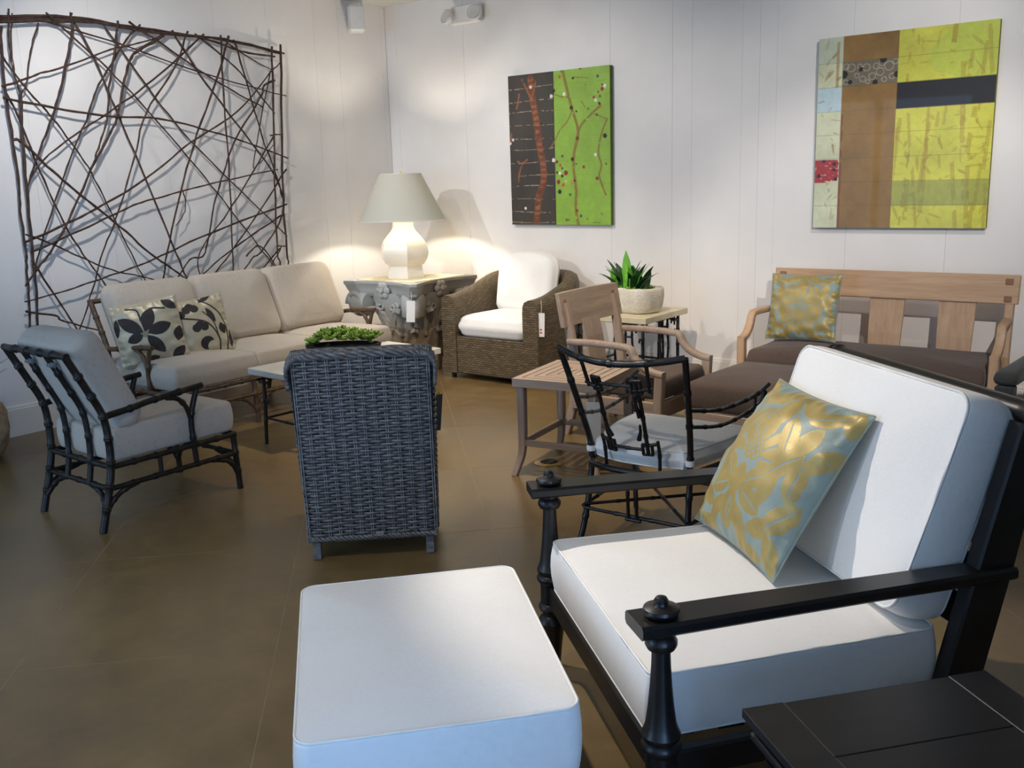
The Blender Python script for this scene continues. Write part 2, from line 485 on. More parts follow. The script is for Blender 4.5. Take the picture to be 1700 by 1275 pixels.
def rrect(w, d, r, n=6):
    """rounded rectangle outline, counter-clockwise"""
    out = []
    for (cx, cy, a0) in ((w / 2 - r, d / 2 - r, 0), (-w / 2 + r, d / 2 - r, PI / 2), (-w / 2 + r, -d / 2 + r, PI), (w / 2 - r, -d / 2 + r, 3 * PI / 2)):
        for k in range(n + 1):
            a = a0 + PI / 2 * k / n; out.append((cx + r * math.cos(a), cy + r * math.sin(a)))
    return out

def dense(poly, step):
    out = []
    for i in range(len(poly)):
        a, b2 = poly[i], poly[(i + 1) % len(poly)]
        L = math.hypot(b2[0] - a[0], b2[1] - a[1]); m_ = max(1, int(L / step))
        for k in range(m_): out.append((a[0] + (b2[0] - a[0]) * k / m_, a[1] + (b2[1] - a[1]) * k / m_))
    return out

def cushion(name, w, d, h, mat, parent, loc, rot=(0, 0, 0), rc=0.05, rt=0.02, crown=0.02, bulge=0.01, welt=None, sag=None, wob=0.003, outline=None, wr=0.005):
    """upholstered cushion: rounded outline, crowned faces, bulging border, optional welt cords"""
    base = dense(outline if outline else rrect(w, d, rc), 0.04)
    R = []; hz = h / 2; ph = [random.uniform(0, 6) for _ in range(4)]
    def wv(x, y): return wob * (math.sin(9 * x + ph[0]) * math.sin(7 * y + ph[1]) + 0.5 * math.sin(21 * x + ph[2]) * math.sin(17 * y + ph[3]))
    def ring(sc, z, out=0.0):
        return [(x * sc + (x / (w / 2)) * out, y * sc + (y / (d / 2)) * out, z + (wv(x * sc, y * sc) if z > 0 else 0) * (1 if sc < 0.97 else 0.4)) for x, y in base]
    half = min(w, d) / 2
    ts = [0.02, 0.25, 0.45, 0.62, 0.76, 0.87, 0.94]
    e = 1 - rt / half
    for sgn in (1, -1):
        part = []
        for t in ts: part.append(ring(t * e, sgn * (hz + crown * (1 - t ** 2.6))))
        for k in range(5):
            a = PI / 2 * k / 4
            part.append(ring(1 - (rt / half) * (1 - math.sin(a)), sgn * (hz - rt * (1 - math.cos(a)))))
        if sgn == 1: R += part
        else:
            for zz in (0.5, 0.0, -0.5):
                R.append(ring(1.0, zz * (hz - rt), bulge * (1 - zz * zz)))
            R += part[::-1]
    mb = MB(); mb.rings(R)
    o = mb.build(name, mat, parent, 60, loc, rot)
    if welt:
        for sgn in (1, -1):
            wb = MB()
            rr_ = ring(1 - (rt / half) * 0.30, sgn * (hz - rt * 0.25))
            wb.tube(rr_, wr, 6, closed=True)
            wb.build('piping', welt, o, 60)
    return o

def pillow(name, w, h, t, mat, loc, rot3, label, mask=None, N=150, group=None, dent=0.0):
    """knife-edge throw pillow; front face +Z in its own frame, printed by mask(u,v)"""
    u = np.linspace(-1, 1, N); U, V = np.meshgrid(u, u)
    X = U * w / 2 * (1 - 0.055 * (1 - V ** 2) * np.abs(U) ** 2)
    Y = V * h / 2 * (1 - 0.055 * (1 - U ** 2) * np.abs(V) ** 2)
    prof = np.clip((1 - U ** 2) * (1 - V ** 2), 0, 1) ** 0.58
    wr = 0.005 * prof * (1 - prof) * (np.sin(U * 13 + V * 3) + np.sin(V * 15 - U * 4) + np.sin((U + V) * 11)) * 2 
    edge = np.exp(-((1 - np.abs(U)) / 0.16) ** 2) + np.exp(-((1 - np.abs(V)) / 0.16) ** 2)
    wr += 0.0035 * edge * (np.sin(U * 34 + 2 * V) * (np.abs(V) > 0.55) + np.sin(V * 31 + U * 3) * (np.abs(U) > 0.55)) * np.minimum(prof * 3, 1)
    Zf = t / 2 * prof + wr - dent * np.exp(-((U) ** 2 + (V - 0.9) ** 2) / 0.12) * prof
    Zb = -t / 2 * prof * 0.55
    vs = np.concatenate([np.stack([X, Y, Zf], -1).reshape(-1, 3), np.stack([X, Y, Zb], -1).reshape(-1, 3)])
    i = np.arange(N * N).reshape(N, N)
    q = np.stack([i[:-1, :-1], i[:-1, 1:], i[1:, 1:], i[1:, :-1]], -1).reshape(-1, 4)
    fs = np.concatenate([q, q[:, ::-1] + N * N])
    me = bpy.data.meshes.new(name); me.from_pydata(vs.tolist(), [], fs.tolist())
    me.materials.append(M[mat]); me.shade_smooth()
    if mask is not None:
        mk = mask(U, V).astype(np.float32).ravel()
        a = me.attributes.new('mask', 'FLOAT', 'POINT'); a.data.foreach_set('value', np.concatenate([mk, mk]))
    o = link(name, me); o.matrix_world = Matrix.Translation(loc) @ rot3.to_4x4()
    cord = MB(); ring = []
    for k in range(N): ring.append(vs[i[0, k]])
    for k in range(1, N): ring.append(vs[i[k, N - 1]])
    for k in range(1, N): ring.append(vs[i[N - 1, N - 1 - k]])
    for k in range(1, N - 1): ring.append(vs[i[N - 1 - k, 0]])
    cord.tube([tuple(p) for p in ring[::2]], 0.0028, 5, closed=True)
    c = cord.build('seam_cord', mat, o, 60)
    return tag(o, label, 'pillow', group)

def frame3(xdir, ydir):
    x = Vector(xdir).normalized(); y = Vector(ydir); y = (y - x * y.dot(x)).normalized(); z = x.cross(y)
    return Matrix((x, y, z)).transposed()

def price_tag(loc, w, h, label, drop, rz=0.0, tilt=0.0, mark=True, cat='price tag', mat='card', strmat='card'):
    """card hanging by a loop of string from loc"""
    t = thing('price_tag', label, cat, loc, rz)
    s = MB(); s.tube([(0, 0, 0), (0.006, -0.004, -drop * 0.5), (0.002, 0, -drop)], 0.0018, 5); s.build('string', strmat, t)
    cb = MB(); cb.cbox((0, 0, -drop - h / 2 + 0.008), (w, 0.0015, h), 0.0005)
    c = cb.build('card', mat, t, 0)
    if mark:
        for dz in (0.012, -0.012):
            r = MB(); r.cbox((w * 0.02, -0.0011, -drop - h * 0.72 + dz), (w * 0.30, 0.0006, 0.012), 0.0001); r.build('printed_mark', 'redink', c, 0)
    t.rotation_euler = (0, tilt, rz)
    return t

# ================================================================== THE ROOM
XL, YB, XR, YF, ZC = -6.51, 6.663, 3.2, -2.6, 3.188

def plainbox(name, lo, hi, mat, parent=None):
    b = MB(); b.cbox([(a + c) / 2 for a, c in zip(lo, hi)], [c - a for a, c in zip(lo, hi)], 0.001)
    return b.build(name, mat, parent, 0)

# floor: joint bed with saw-cut concrete slabs laid on the diagonal
floor = struct(plainbox('floor', (XL - 0.1, YF - 0.1, -0.12), (XR + 0.1, YB + 0.1, -0.0006), 'grout'))
def clip(poly, x0, x1, y0, y1):
    for ax, val, sg in ((0, x0, 1), (0, x1, -1), (1, y0, 1), (1, y1, -1)):
        out = []
        for i in range(len(poly)):
            p, q = poly[i], poly[(i + 1) % len(poly)]
            a, b2 = (p[ax] - val) * sg, (q[ax] - val) * sg
            if a >= 0: out.append(p)
            if a * b2 < 0:
                t = a / (a - b2); out.append((p[0] + (q[0] - p[0]) * t, p[1] + (q[1] - p[1]) * t))
        poly = out
        if not poly: return []
    return poly
tdir = -0.7926
ta = (math.cos(tdir), -math.sin(tdir)); tb = (math.sin(tdir), math.cos(tdir))   # across, along
TA, TB, JO = 0.885, 0.985, 0.0015
for i in range(-9, 14):
    for j in range(-10, 12):
        q = []
        for (a, b2) in ((i * TA + JO, j * TB + JO), ((i + 1) * TA - JO, j * TB + JO), ((i + 1) * TA - JO, (j + 1) * TB - JO), (i * TA + JO, (j + 1) * TB - JO)):
            q.append((-3.213 + ta[0] * a + tb[0] * b2, 1.2995 + ta[1] * a + tb[1] * b2))
        q = clip(q, XL, XR, YF, YB)
        if len(q) < 3: continue
        b = MB(); b.prism(q, (0, 0, -0.005), (1, 0, 0), (0, 1, 0), (0, 0, 1), 0.010)
        b.build('slab', 'floor', floor, 0)

struct(plainbox('ceiling', (XL - 0.1, YF - 0.1, ZC), (XR + 0.1, YB + 0.1, ZC + 0.1), 'ceil'))

# walls: backing plus vertical painted boards with open joints
wl = struct(plainbox('wall_left', (XL - 0.14, YF - 0.1, 0), (XL - 0.014, YB, ZC), 'wallback'))
ys = [6.60, 6.075, 5.798, 5.29, 4.78, 4.27, 3.76, 3.25, 2.74, 2.23, 1.3, 0.4, -0.5, -1.4, YF]
y1 = YB
for y0 in ys:
    plainbox('board', (XL - 0.0145, y0 + 0.0006, 0), (XL, y1 - 0.0006, ZC), 'wall', wl); y1 = y0
wb = struct(plainbox('wall_back', (XL - 0.14, YB + 0.014, 0), (XR, YB + 0.14, ZC), 'wallback'))
xs = [-6.385, -5.576, -4.087, -3.543, -3.38, -2.985, -2.853, -2.725, -2.2, -1.55, -0.9, -0.2, 0.6, 1.6, XR]
x0 = XL
for x1 in xs:
    g = 0.0003 if x1 in (-3.38, -2.985, -2.725) else 0.0007
    plainbox('board', (x0 + 0.0004, YB, 0), (x1 - g, YB + 0.0145, ZC), 'wall', wb); x0 = x1
wr_ = struct(plainbox('wall_right', (XR, 0.3, 0), (XR + 0.1, YB + 0.1, ZC), 'wall'))
plainbox('pier', (XR, YF - 0.1, 0), (XR + 0.1, -2.3, ZC), 'wall', wr_)
plainbox('sill_wall', (XR, -2.3, 0), (XR + 0.1, 0.3, 0.3), 'wall', wr_)
plainbox('lintel', (XR, -2.3, 2.6), (XR + 0.1, 0.3, ZC), 'wall', wr_)
for n_, (a, c) in enumerate(((-2.3, -1.0), (-1.0, 0.3))):
    f_ = MB()
    for (lo, hi) in (((a, 0.3), (a + 0.05, 2.6)), ((c - 0.05, 0.3), (c, 2.6)), ((a + 0.05, 0.3), (c - 0.05, 0.35)), ((a + 0.05, 2.55), (c - 0.05, 2.6))):
        f_.cbox((XR + 0.05, (lo[0] + hi[0]) / 2, (lo[1] + hi[1]) / 2), (0.06, hi[0] - lo[0], hi[1] - lo[1]), 0.002)
    struct(f_.build('window_%d' % (n_ + 3), 'trim', None, 0))
struct(plainbox('wall_daylight_blocker', (0.75, 0.75, 0), (XR, 0.87, ZC), 'wall'))  # added unseen wall, keeps the right window's daylight off the lounge chair side
# street side: wall with shop windows behind the camera
wf = struct(plainbox('wall_front', (XL, YF - 0.1, 0), (XR, YF, 0.3), 'wall'))
plainbox('lintel', (XL, YF - 0.1, 2.7), (XR, YF, ZC), 'wall', wf)
plainbox('pier', (-3.4, YF - 0.1, 0.3), (XR, YF, 2.7), 'wall', wf)
plainbox('pier', (XL, YF - 0.1, 0.3), (-6.2, YF, 2.7), 'wall', wf)
for n_, (a, c) in enumerate(((-6.2, -4.8), (-4.8, -3.4))):
    f_ = MB()
    for (lo, hi) in (((a, 0.3), (a + 0.05, 2.7)), ((c - 0.05, 0.3), (c, 2.7)), ((a + 0.05, 0.3), (c - 0.05, 0.35)), ((a + 0.05, 2.65), (c - 0.05, 2.7))):
        f_.cbox(((lo[0] + hi[0]) / 2, YF - 0.05, (lo[1] + hi[1]) / 2), (hi[0] - lo[0], 0.06, hi[1] - lo[1]), 0.002)
    wo = struct(f_.build('window_%d' % (n_ + 1), 'trim', None, 0))

def board(name, lo, hi, cap):
    """skirting with a small moulded cap"""
    o = struct(plainbox(name, lo, hi, 'trim'))
    plainbox('cap_moulding', cap[0], cap[1], 'trim', o)
    return o
board('baseboard_left', (XL, YF, 0), (XL + 0.018, YB, 0.185), ((XL, YF, 0.185), (XL + 0.011, YB, 0.203)))
board('baseboard_back', (XL + 0.018, YB - 0.018, 0), (XR, YB, 0.185), ((XL + 0.018, YB - 0.011, 0.185), (XR, YB, 0.203)))

# ================================================================== WOVEN TWIG SCREEN on the left wall
TW=[(9,[(3.087,2.704),(3.33,2.732),(3.574,2.752),(3.801,2.759),(4.023,2.742),(4.356,2.728),(4.772,2.739),(5.087,2.718),(5.423,2.677)]),
(9,[(3.083,2.679),(3.381,2.72),(3.771,2.748),(4.098,2.727),(4.593,2.728),(4.966,2.658),(5.296,2.641)]),
(8,[(3.088,2.716),(3.59,2.767),(3.948,2.753),(4.424,2.74),(4.898,2.724),(5.381,2.671)]),
(7,[(5.27,2.719),(5.229,2.15),(5.178,1.511),(5.157,1.062),(5.17,1.005),(5.177,0.89)]),
(8,[(5.374,2.743),(5.321,2.152),(5.272,1.508),(5.267,1.053),(5.269,0.997),(5.277,0.895)]),
(5,[(5.201,2.02),(5.315,2.031)]),
(5,[(5.154,1.12),(5.252,1.113)]),
(5,[(5.248,2.521),(5.37,2.608)]),
(8,[(3.124,2.662),(3.101,2.37),(3.1,2.087),(3.105,1.709),(3.089,1.504),(3.09,1.224),(3.08,1.135),(3.066,0.908),(3.044,0.691),(3.044,0.621)]),
(9,[(3.189,2.27),(3.163,2.038),(3.141,1.644),(3.122,1.221),(3.116,1.132),(3.113,0.96),(3.082,0.686),(3.078,0.616)]),
(5,[(3.189,2.771),(3.162,2.581),(3.162,2.398),(3.19,2.262)]),
(4,[(3.215,2.75),(3.182,2.583),(3.175,2.399),(3.189,2.252)]),
(5,[(3.366,2.705),(3.288,2.519),(3.234,2.316),(3.189,2.252)]),
(6,[(3.075,2.287),(3.197,2.329),(3.342,2.386),(3.519,2.442),(3.866,2.579),(4.137,2.656),(4.314,2.724)]),
(7,[(3.063,2.217),(3.399,2.166),(3.763,2.126),(4.183,2.119),(4.532,2.056),(4.947,1.957),(5.341,1.837)]),
(8,[(3.6,2.796),(3.595,2.684),(3.554,2.553),(3.455,2.278),(3.359,2.069),(3.25,1.861),(3.139,1.631)]),
(7,[(3.615,2.75),(3.728,2.528),(3.858,2.163),(4.032,1.678),(4.215,1.136),(4.295,0.904)]),
(6,[(3.425,2.773),(3.549,2.667),(3.819,2.443),(4.093,2.172),(4.463,1.759),(4.719,1.449),(4.993,1.107),(5.151,0.904)]),
(6,[(3.803,2.772),(3.903,2.635),(4.169,2.273),(4.434,1.966),(4.848,1.585),(5.286,1.194)]),
(5,[(3.434,2.718),(3.918,2.63),(4.564,2.479),(5.071,2.391),(5.399,2.339)]),
(7,[(4.017,2.776),(4.295,2.635),(4.565,2.486),(4.857,2.35),(5.137,2.237)]),
(7,[(4.367,2.757),(4.578,2.451),(4.868,2.109),(5.181,1.737),(5.285,1.499)]),
(6,[(4.575,2.752),(4.863,2.573),(5.089,2.377),(5.27,2.195)]),
(5,[(4.841,2.711),(5.038,2.616),(5.269,2.531)]),
(6,[(4.919,2.743),(5.0,2.448),(5.111,2.021),(5.236,1.671),(5.266,1.516)]),
(6,[(4.783,2.76),(4.76,2.315),(4.745,1.68),(4.708,1.097),(4.701,0.901)]),
(7,[(4.862,2.76),(4.742,2.476),(4.492,2.011),(4.305,1.6),(4.131,1.142),(4.066,0.904)]),
(6,[(4.643,2.755),(4.347,2.521),(4.046,2.308),(3.764,2.133),(3.483,1.967),(3.255,1.797),(3.139,1.629)]),
(6,[(4.494,2.761),(4.342,2.479),(4.075,2.157),(3.94,1.834),(3.748,1.419),(3.612,1.183),(3.51,0.94),(3.347,0.605)]),
(9,[(4.301,2.715),(4.116,2.613),(4.013,2.537),(3.927,2.343),(3.853,2.123),(3.74,1.944),(3.614,1.768),(3.395,1.41),(3.243,1.212),(3.159,1.128),(3.049,1.007)]),
(7,[(4.123,2.772),(3.997,2.657),(3.853,2.472),(3.728,2.305),(3.629,2.102),(3.518,1.915),(3.329,1.547),(3.175,1.217),(3.123,1.074)]),
(7,[(3.936,2.777),(3.889,2.581),(3.811,2.323),(3.768,2.106),(3.675,1.903),(3.625,1.795)]),
(6,[(3.075,2.531),(3.208,2.315),(3.378,2.108),(3.517,1.902),(3.61,1.741),(3.723,1.463),(3.84,1.165),(3.957,0.886)]),
(6,[(3.091,2.296),(3.173,2.064),(3.251,1.771),(3.379,1.397),(3.48,1.193),(3.563,1.055),(3.659,0.89)]),
(8,[(3.104,1.958),(3.156,1.937),(3.33,1.757),(3.504,1.594),(3.771,1.362),(3.983,1.154),(4.133,1.041),(4.306,0.899)]),
(7,[(3.093,1.293),(3.379,1.397),(3.607,1.488),(4.017,1.686),(4.433,1.951),(4.897,2.201),(5.264,2.529)]),
(6,[(3.11,1.226),(3.472,1.351),(3.736,1.448),(3.932,1.517),(4.081,1.548),(4.465,1.625),(4.744,1.672),(5.228,1.747)]),
(6,[(5.309,1.461),(4.55,1.272),(4.131,1.142),(3.94,1.083),(3.73,1.034),(3.516,0.988),(3.288,0.941),(3.029,0.904)]),
(7,[(5.287,2.457),(5.182,2.413),(5.121,2.301),(4.854,1.986),(4.712,1.727),(4.591,1.47),(4.469,1.116),(4.33,1.075),(4.156,0.894)]),
(6,[(5.21,2.007),(4.935,1.677),(4.717,1.434),(4.406,1.121),(4.393,0.898)]),
(6,[(5.328,1.748),(5.072,1.467),(4.698,1.098),(4.475,0.893)]),
(6,[(5.273,1.377),(5.009,1.26),(4.68,1.099),(4.352,0.905)]),
(6,[(5.263,1.426),(5.198,1.298),(4.991,1.083),(4.903,1.041),(4.768,0.911)]),
(5,[(3.1,1.347),(3.252,1.278),(3.395,1.2),(3.606,1.088),(3.756,1.028),(3.914,0.985),(4.124,0.904)]),
(6,[(3.124,1.165),(3.277,0.86),(3.413,0.585)]),
(6,[(3.022,0.839),(3.224,0.784),(3.25,0.753),(3.354,0.707),(3.534,0.632)]),
(6,[(5.204,1.099),(5.091,1.012),(4.963,0.908)]),
(6,[(4.838,1.061),(4.982,1.133),(5.169,0.905)]),
(5,[(5.151,0.903),(5.319,0.942)]),
(4,[(5.227,1.115),(5.053,0.902)]),
(4,[(4.306,1.607),(4.33,1.525),(4.301,1.422),(4.222,1.337)]),
(4,[(5.244,2.524),(5.011,1.833),(5.046,1.785),(5.235,1.96)])]

screen = thing('twig_screen', 'large screen of crossing bare brown twigs hung on the left wall above the sofa', 'wall art', (-6.45, 4.3, 0.5))
for k, (r, pts) in enumerate(TW):
    dep = -0.012 + 0.030 * ((k * 7) % 11) / 10
    P = crom([(0.0, y, z) for y, z in pts], 5) if len(pts) > 2 else [(0.0, y, z) for y, z in pts]
    if len(P) < 6: P = [tuple(np.array(P[0]) * (1 - t) + np.array(P[-1]) * t) for t in np.linspace(0, 1, 7)] if len(pts) == 2 else P
    n_ = len(P)
    Q = []; rr = []
    for i, (x, y, z) in enumerate(P):
        j = 0.006 * math.sin(i * 1.7 + k)
        Q.append((dep + j * 0.7, y - 4.3 + 0.0018 * math.sin(i * 2.3 + k), z - 0.5 + 0.0018 * math.sin(i * 1.3 + 2 * k)))
        rr.append(r * 0.00124 * (1.0 - 0.35 * i / n_) * (1 + 0.16 * math.sin(i * 2.9 + k)))
    b = MB(); b.tube(Q, rr, 6); b.build('twig', 'bark', screen, 60)

# ================================================================== BAMBOO LOUNGE CHAIR (left) and SOFA
def bam(parent, name, pts, r, mat, step=0.11, **k):
    b = MB(); bamboo(b, pts, r, step, **k); return b.build(name, mat, parent, 60)

def bamboo_frame(t, W, mat, r, legs_x, spindles, near_bracket=True):
    """W half width; local x across, y from rear (0) to front (0.79). legs_x: x positions of the front and rear legs"""
    post = [(-0.01, 0.0), (0.045, 0.20), (0.07, 0.32), (0.072, 0.47), (0.055, 0.58), (0.0, 0.70), (-0.085, 0.875)]
    for s in (-1, 1):
        bam(t, 'rear_post', [(s * W, y, z) for y, z in post], r * 1.25, mat, 0.12)
        bam(t, 'arm', [(s * W, 0.065, 0.56), (s * W, 0.22, 0.575), (s * W, 0.32, 0.59), (s * W, 0.61, 0.612)], r * 1.1, mat, 0.13)
        bam(t, 'arm_post', [(s * W, 0.535, 0.22), (s * W, 0.53, 0.32), (s * W, 0.53, 0.46), (s * W, 0.575, 0.60)], r, mat, 0.12)
        bam(t, 'arm_bracket', [(s * W, 0.40, 0.585), (s * W, 0.46, 0.57), (s * W, 0.505, 0.52), (s * W, 0.527, 0.45)], r * 0.9, mat, 0.09)
        bam(t, 'seat_rail', [(s * W, 0.07, 0.31), (s * W, 0.785, 0.31)], r, mat, 0.13, smooth=False)
        bam(t, 'stretcher', [(s * W, 0.05, 0.205), (s * W, 0.785, 0.205)], r * 0.9, mat, 0.13, smooth=False)
        bam(t, 'spacer', [(s * W, 0.33, 0.205), (s * W, 0.33, 0.31)], r * 0.8, mat, 0.2, smooth=False)
        bam(t, 'leg_bracket', [(s * W, 0.20, 0.20), (s * W, 0.115, 0.18), (s * W, 0.055, 0.14), (s * W, 0.022, 0.09)], r * 0.85, mat, 0.08)
        bam(t, 'leg_bracket', [(s * W, 0.63, 0.20), (s * W, 0.71, 0.18), (s * W, 0.757, 0.14), (s * W, 0.78, 0.09)], r * 0.85, mat, 0.08)
    for x in legs_x:
        bam(t, 'front_leg', [(x, 0.775, 0.31), (x, 0.78, 0.2), (x, 0.79, 0.0)], r * 1.1, mat, 0.12)
        if abs(x) < W - 0.01: bam(t, 'rear_leg', [(x, 0.07, 0.31), (x, 0.045, 0.2), (x, -0.01, 0.0)], r * 1.1, mat, 0.12)
        for s in (-1, 1):
            xx = x + s * 0.17
            if abs(xx) > W: continue
            for yy, y2 in ((0.778, 0.785), (0.05, 0.016)):
                bam(t, 'leg_bracket', [(xx, yy, 0.20), (x + s * 0.095, yy, 0.18), (x + s * 0.04, (yy * 2 + y2) / 3, 0.14), (x + s * 0.008, y2, 0.09)], r * 0.85, mat, 0.08)
    bam(t, 'front_rail', [(-W, 0.78, 0.31), (W, 0.78, 0.31)], r, mat, 0.13, smooth=False)
    bam(t, 'front_stretcher', [(-W, 0.78, 0.205), (W, 0.78, 0.205)], r * 0.9, mat, 0.13, smooth=False)
    bam(t, 'rear_rail', [(-W, 0.07, 0.31), (W, 0.07, 0.31)], r, mat, 0.13, smooth=False)
    bam(t, 'rear_stretcher', [(-W, 0.05, 0.205), (W, 0.05, 0.205)], r * 0.9, mat, 0.13, smooth=False)
    bam(t, 'top_rail', [(-W - 0.015, -0.085, 0.875), (W + 0.015, -0.085, 0.875)], r * 1.15, mat, 0.12, smooth=False)
    for x in spindles:
        bam(t, 'spindle', [(x, 0.05, 0.205)] + [(x, y, z) for y, z in post[2:]], r, mat, 0.12)
        b = MB(); b.lathe([(r * 1.5, -0.012), (r * 1.5, 0.012)], 10, (x, -0.058, 0.815), Matrix.Rotation(-0.47, 3, 'X')); b.build('spindle_collar', 'rattan', t, 40)

def rot_back(lean): return (-(PI / 2 - lean), 0, 0)

ch = thing('bamboo_lounge_chair', 'dark bamboo-style lounge chair with pale oatmeal cushions in front of the sofa', 'armchair', (-4.5, 2.21, 0))
bamboo_frame(ch, 0.285, 'bronze', 0.0150, (-0.28, 0.28), (-0.11, 0.10))
cushion('seat_cushion', 0.530, 0.71, 0.165, 'linen', ch, (0, 0.450, 0.404), rc=0.035, rt=0.02, crown=0.008, bulge=0.006, wob=0.004)
cushion('back_cushion', 0.545, 0.50, 0.17, 'linen', ch, (0, 0.118, 0.716), (PI / 2 + 0.42, 0, 0), rc=0.05, rt=0.035, crown=0.018, bulge=0.012, wob=0.006)

sf = thing('bamboo_sofa', 'long three-seat sofa with brown bamboo frame and oatmeal cushions under the twig screen', 'sofa', (-6.13, 4.36, 0), -PI / 2)
bamboo_frame(sf, 1.0, 'bronzel', 0.0150, (-1.0, -0.36, 0.36, 1.0), (-0.85, -0.7, -0.5, -0.33, 0.33, 0.5, 0.7, 0.85))
for k in range(3):
    x = (-0.655, 0, 0.655)[k]
    cushion('seat_cushion', 0.655, 0.70, 0.17, 'linen', sf, (x, 0.445, 0.412), rc=0.035, rt=0.03, crown=0.018, bulge=0.012)
    cushion('back_cushion', 0.655, 0.52, 0.19, 'linen', sf, (x, 0.135, 0.735), (PI / 2 + 0.40, 0, 0), rc=0.08, rt=0.06, crown=0.03, bulge=0.015, wob=0.007)

# ------------------------------------------------------------------ leaf-print pillows on the sofa
def lens(U, V, cx, cy, ang, L, W, sharp=1.0):
    a = math.radians(ang); x = (U - cx) * math.cos(a) + (V - cy) * math.sin(a); y = -(U - cx) * math.sin(a) + (V - cy) * math.cos(a)
    k = np.clip(1 - (x / L) ** 2, 0, None) ** sharp
    return (np.abs(y) < W * k) & (np.abs(x) < L)
def stroke(U, V, pts, wd):
    m_ = np.zeros_like(U, bool)
    P = crom(pts, 8) if len(pts) > 2 else pts
    for (a, b2) in zip(P[:-1], P[1:]):
        ax, ay = a; dx, dy = b2[0] - ax, b2[1] - ay; l2 = dx * dx + dy * dy + 1e-9
        t = np.clip(((U - ax) * dx + (V - ay) * dy) / l2, 0, 1)
        m_ |= ((U - ax - t * dx) ** 2 + (V - ay - t * dy) ** 2) < wd * wd
    return m_
def petal(U, V, cx, cy, ang, L, W, r0=0.08):
    a = math.radians(ang); return lens(U, V, cx + math.cos(a) * (r0 + L), cy + math.sin(a) * (r0 + L), ang, L, W, 0.8)
def flower_mask(U, V):
    m_ = np.zeros_like(U, bool)
    for ang, L, W in ((140, 0.42, 0.2), (68, 0.38, 0.18), (12, 0.36, 0.19), (-58, 0.36, 0.17), (-165, 0.25, 0.15)):
        m_ |= petal(U, V, -0.1, -0.02, ang, L, W)
    m_ |= stroke(U, V, [(-0.1, 0.1), (-0.1, 0.5), (0.2, 0.72), (0.6, 0.65)], 0.03)
    m_ |= stroke(U, V, [(-0.15, 0.4), (-0.2, 0.75), (-0.5, 0.85)], 0.025)
    m_ |= lens(U, V, 0.75, 0.75, 140, 0.28, 0.13) | lens(U, V, 0.85, -0.2, 70, 0.25, 0.16) | lens(U, V, -0.1, -0.85, 10, 0.25, 0.13) | lens(U, V, 0.7, -0.8, 40, 0.3, 0.15) | lens(U, V, -0.9, 0.3, 80, 0.3, 0.1)
    c = (U + 0.1) ** 2 + (V + 0.02) ** 2
    m_ |= (c < 0.012) & (np.sin(U * 90) * np.sin(V * 90) > 0.1)
    return m_
def sprig_mask(U, V):
    m_ = stroke(U, V, [(0.45, -0.95), (0.5, -0.4), (0.2, 0.15), (-0.55, 0.45)], 0.028)
    m_ |= stroke(U, V, [(0.7, -0.9), (0.85, -0.2), (0.7, 0.4), (0.2, 0.95)], 0.025)
    m_ |= stroke(U, V, [(0.5, -0.4), (0.45, 0.1), (0.2, 0.5)], 0.02)
    for (cx, cy) in ((-0.6, 0.5), (-0.15, 0.62), (0.0, -0.02)):
        for a in (20, 90, 160): m_ |= ((U - cx - 0.13 * math.cos(math.radians(a))) ** 2 + (V - cy - 0.12 * math.sin(math.radians(a))) ** 2) < 0.018
    m_ |= lens(U, V, 0.42, 0.35, 110, 0.28, 0.1) | lens(U, V, 0.7, -0.15, 100, 0.2, 0.13)
    m_ |= ((U - 0.1) ** 2 + (V + 0.52) ** 2 < 0.05) & ~((U - 0.27) ** 2 + (V + 0.66) ** 2 < 0.035)
    m_ |= lens(U, V, 0.92, -0.55, 80, 0.3, 0.09) | lens(U, V, 0.4, 0.93, 20, 0.25, 0.08) | lens(U, V, -0.95, -0.3, 70, 0.3, 0.14)
    return m_
pillow('throw_pillow', 0.44, 0.43, 0.16, 'leafprint', (-5.74, 3.485, 0.680), frame3((0.52, 0.84, 0.14), (-0.32, -0.22, 0.90)),
       'beige satin pillow with one large dark flower, leaning in the near corner of the sofa', flower_mask, 170)
pillow('throw_pillow', 0.44, 0.43, 0.16, 'leafprint', (-5.72, 3.845, 0.655), frame3((0.30, 0.93, 0.12), (-0.32, -0.36, 0.87)),
       'beige satin pillow with dark clover sprigs, overlapping the flower pillow on the sofa', sprig_mask, 170)

# ================================================================== COFFEE TABLE and SUCCULENTS
ct = thing('coffee_table', 'low table with white stone top and dark twig-style legs behind the grey woven chair', 'table', (-4.575, 4.17, 0), math.radians(-4))
b = MB(); b.cbox((0, 0, 0.48), (0.54, 1.17, 0.04), 0.004); b.build('stone_top', 'whitestone', ct, 0)
for sx in (-1, 1):
    for sy in (-1, 1):
        x, y = sx * 0.215, sy * 0.51
        bam(ct, 'leg', [(x, y, 0.445), (x, y, 0.30), (x + sx * 0.004, y + sy * 0.006, 0.15), (x + sx * 0.008, y + sy * 0.012, 0.0)], 0.012, 'bronze', 0.14)
        b = MB()
        bamboo(b, [(x, y - 0.05, 0.425), (x, y + 0.05, 0.425)], 0.009, 0.05, smooth=False)
        bamboo(b, [(x - 0.05, y, 0.40), (x + 0.05, y, 0.40)], 0.009, 0.05, smooth=False)
        b.build('leg_fret', 'bronze', ct, 60)
        b = MB(); b.tube([(x, y, 0.30), (x + 0.028, y, 0.285), (x + 0.03, y, 0.26)], [0.008, 0.010, 0.006], 7); b.build('twig_stub', 'bronze', ct, 60)
for sx in (-1, 1): bam(ct, 'stretcher', [(sx * 0.215, -0.51, 0.17), (sx * 0.215, 0.51, 0.17)], 0.008, 'bronze', 0.2, smooth=False)
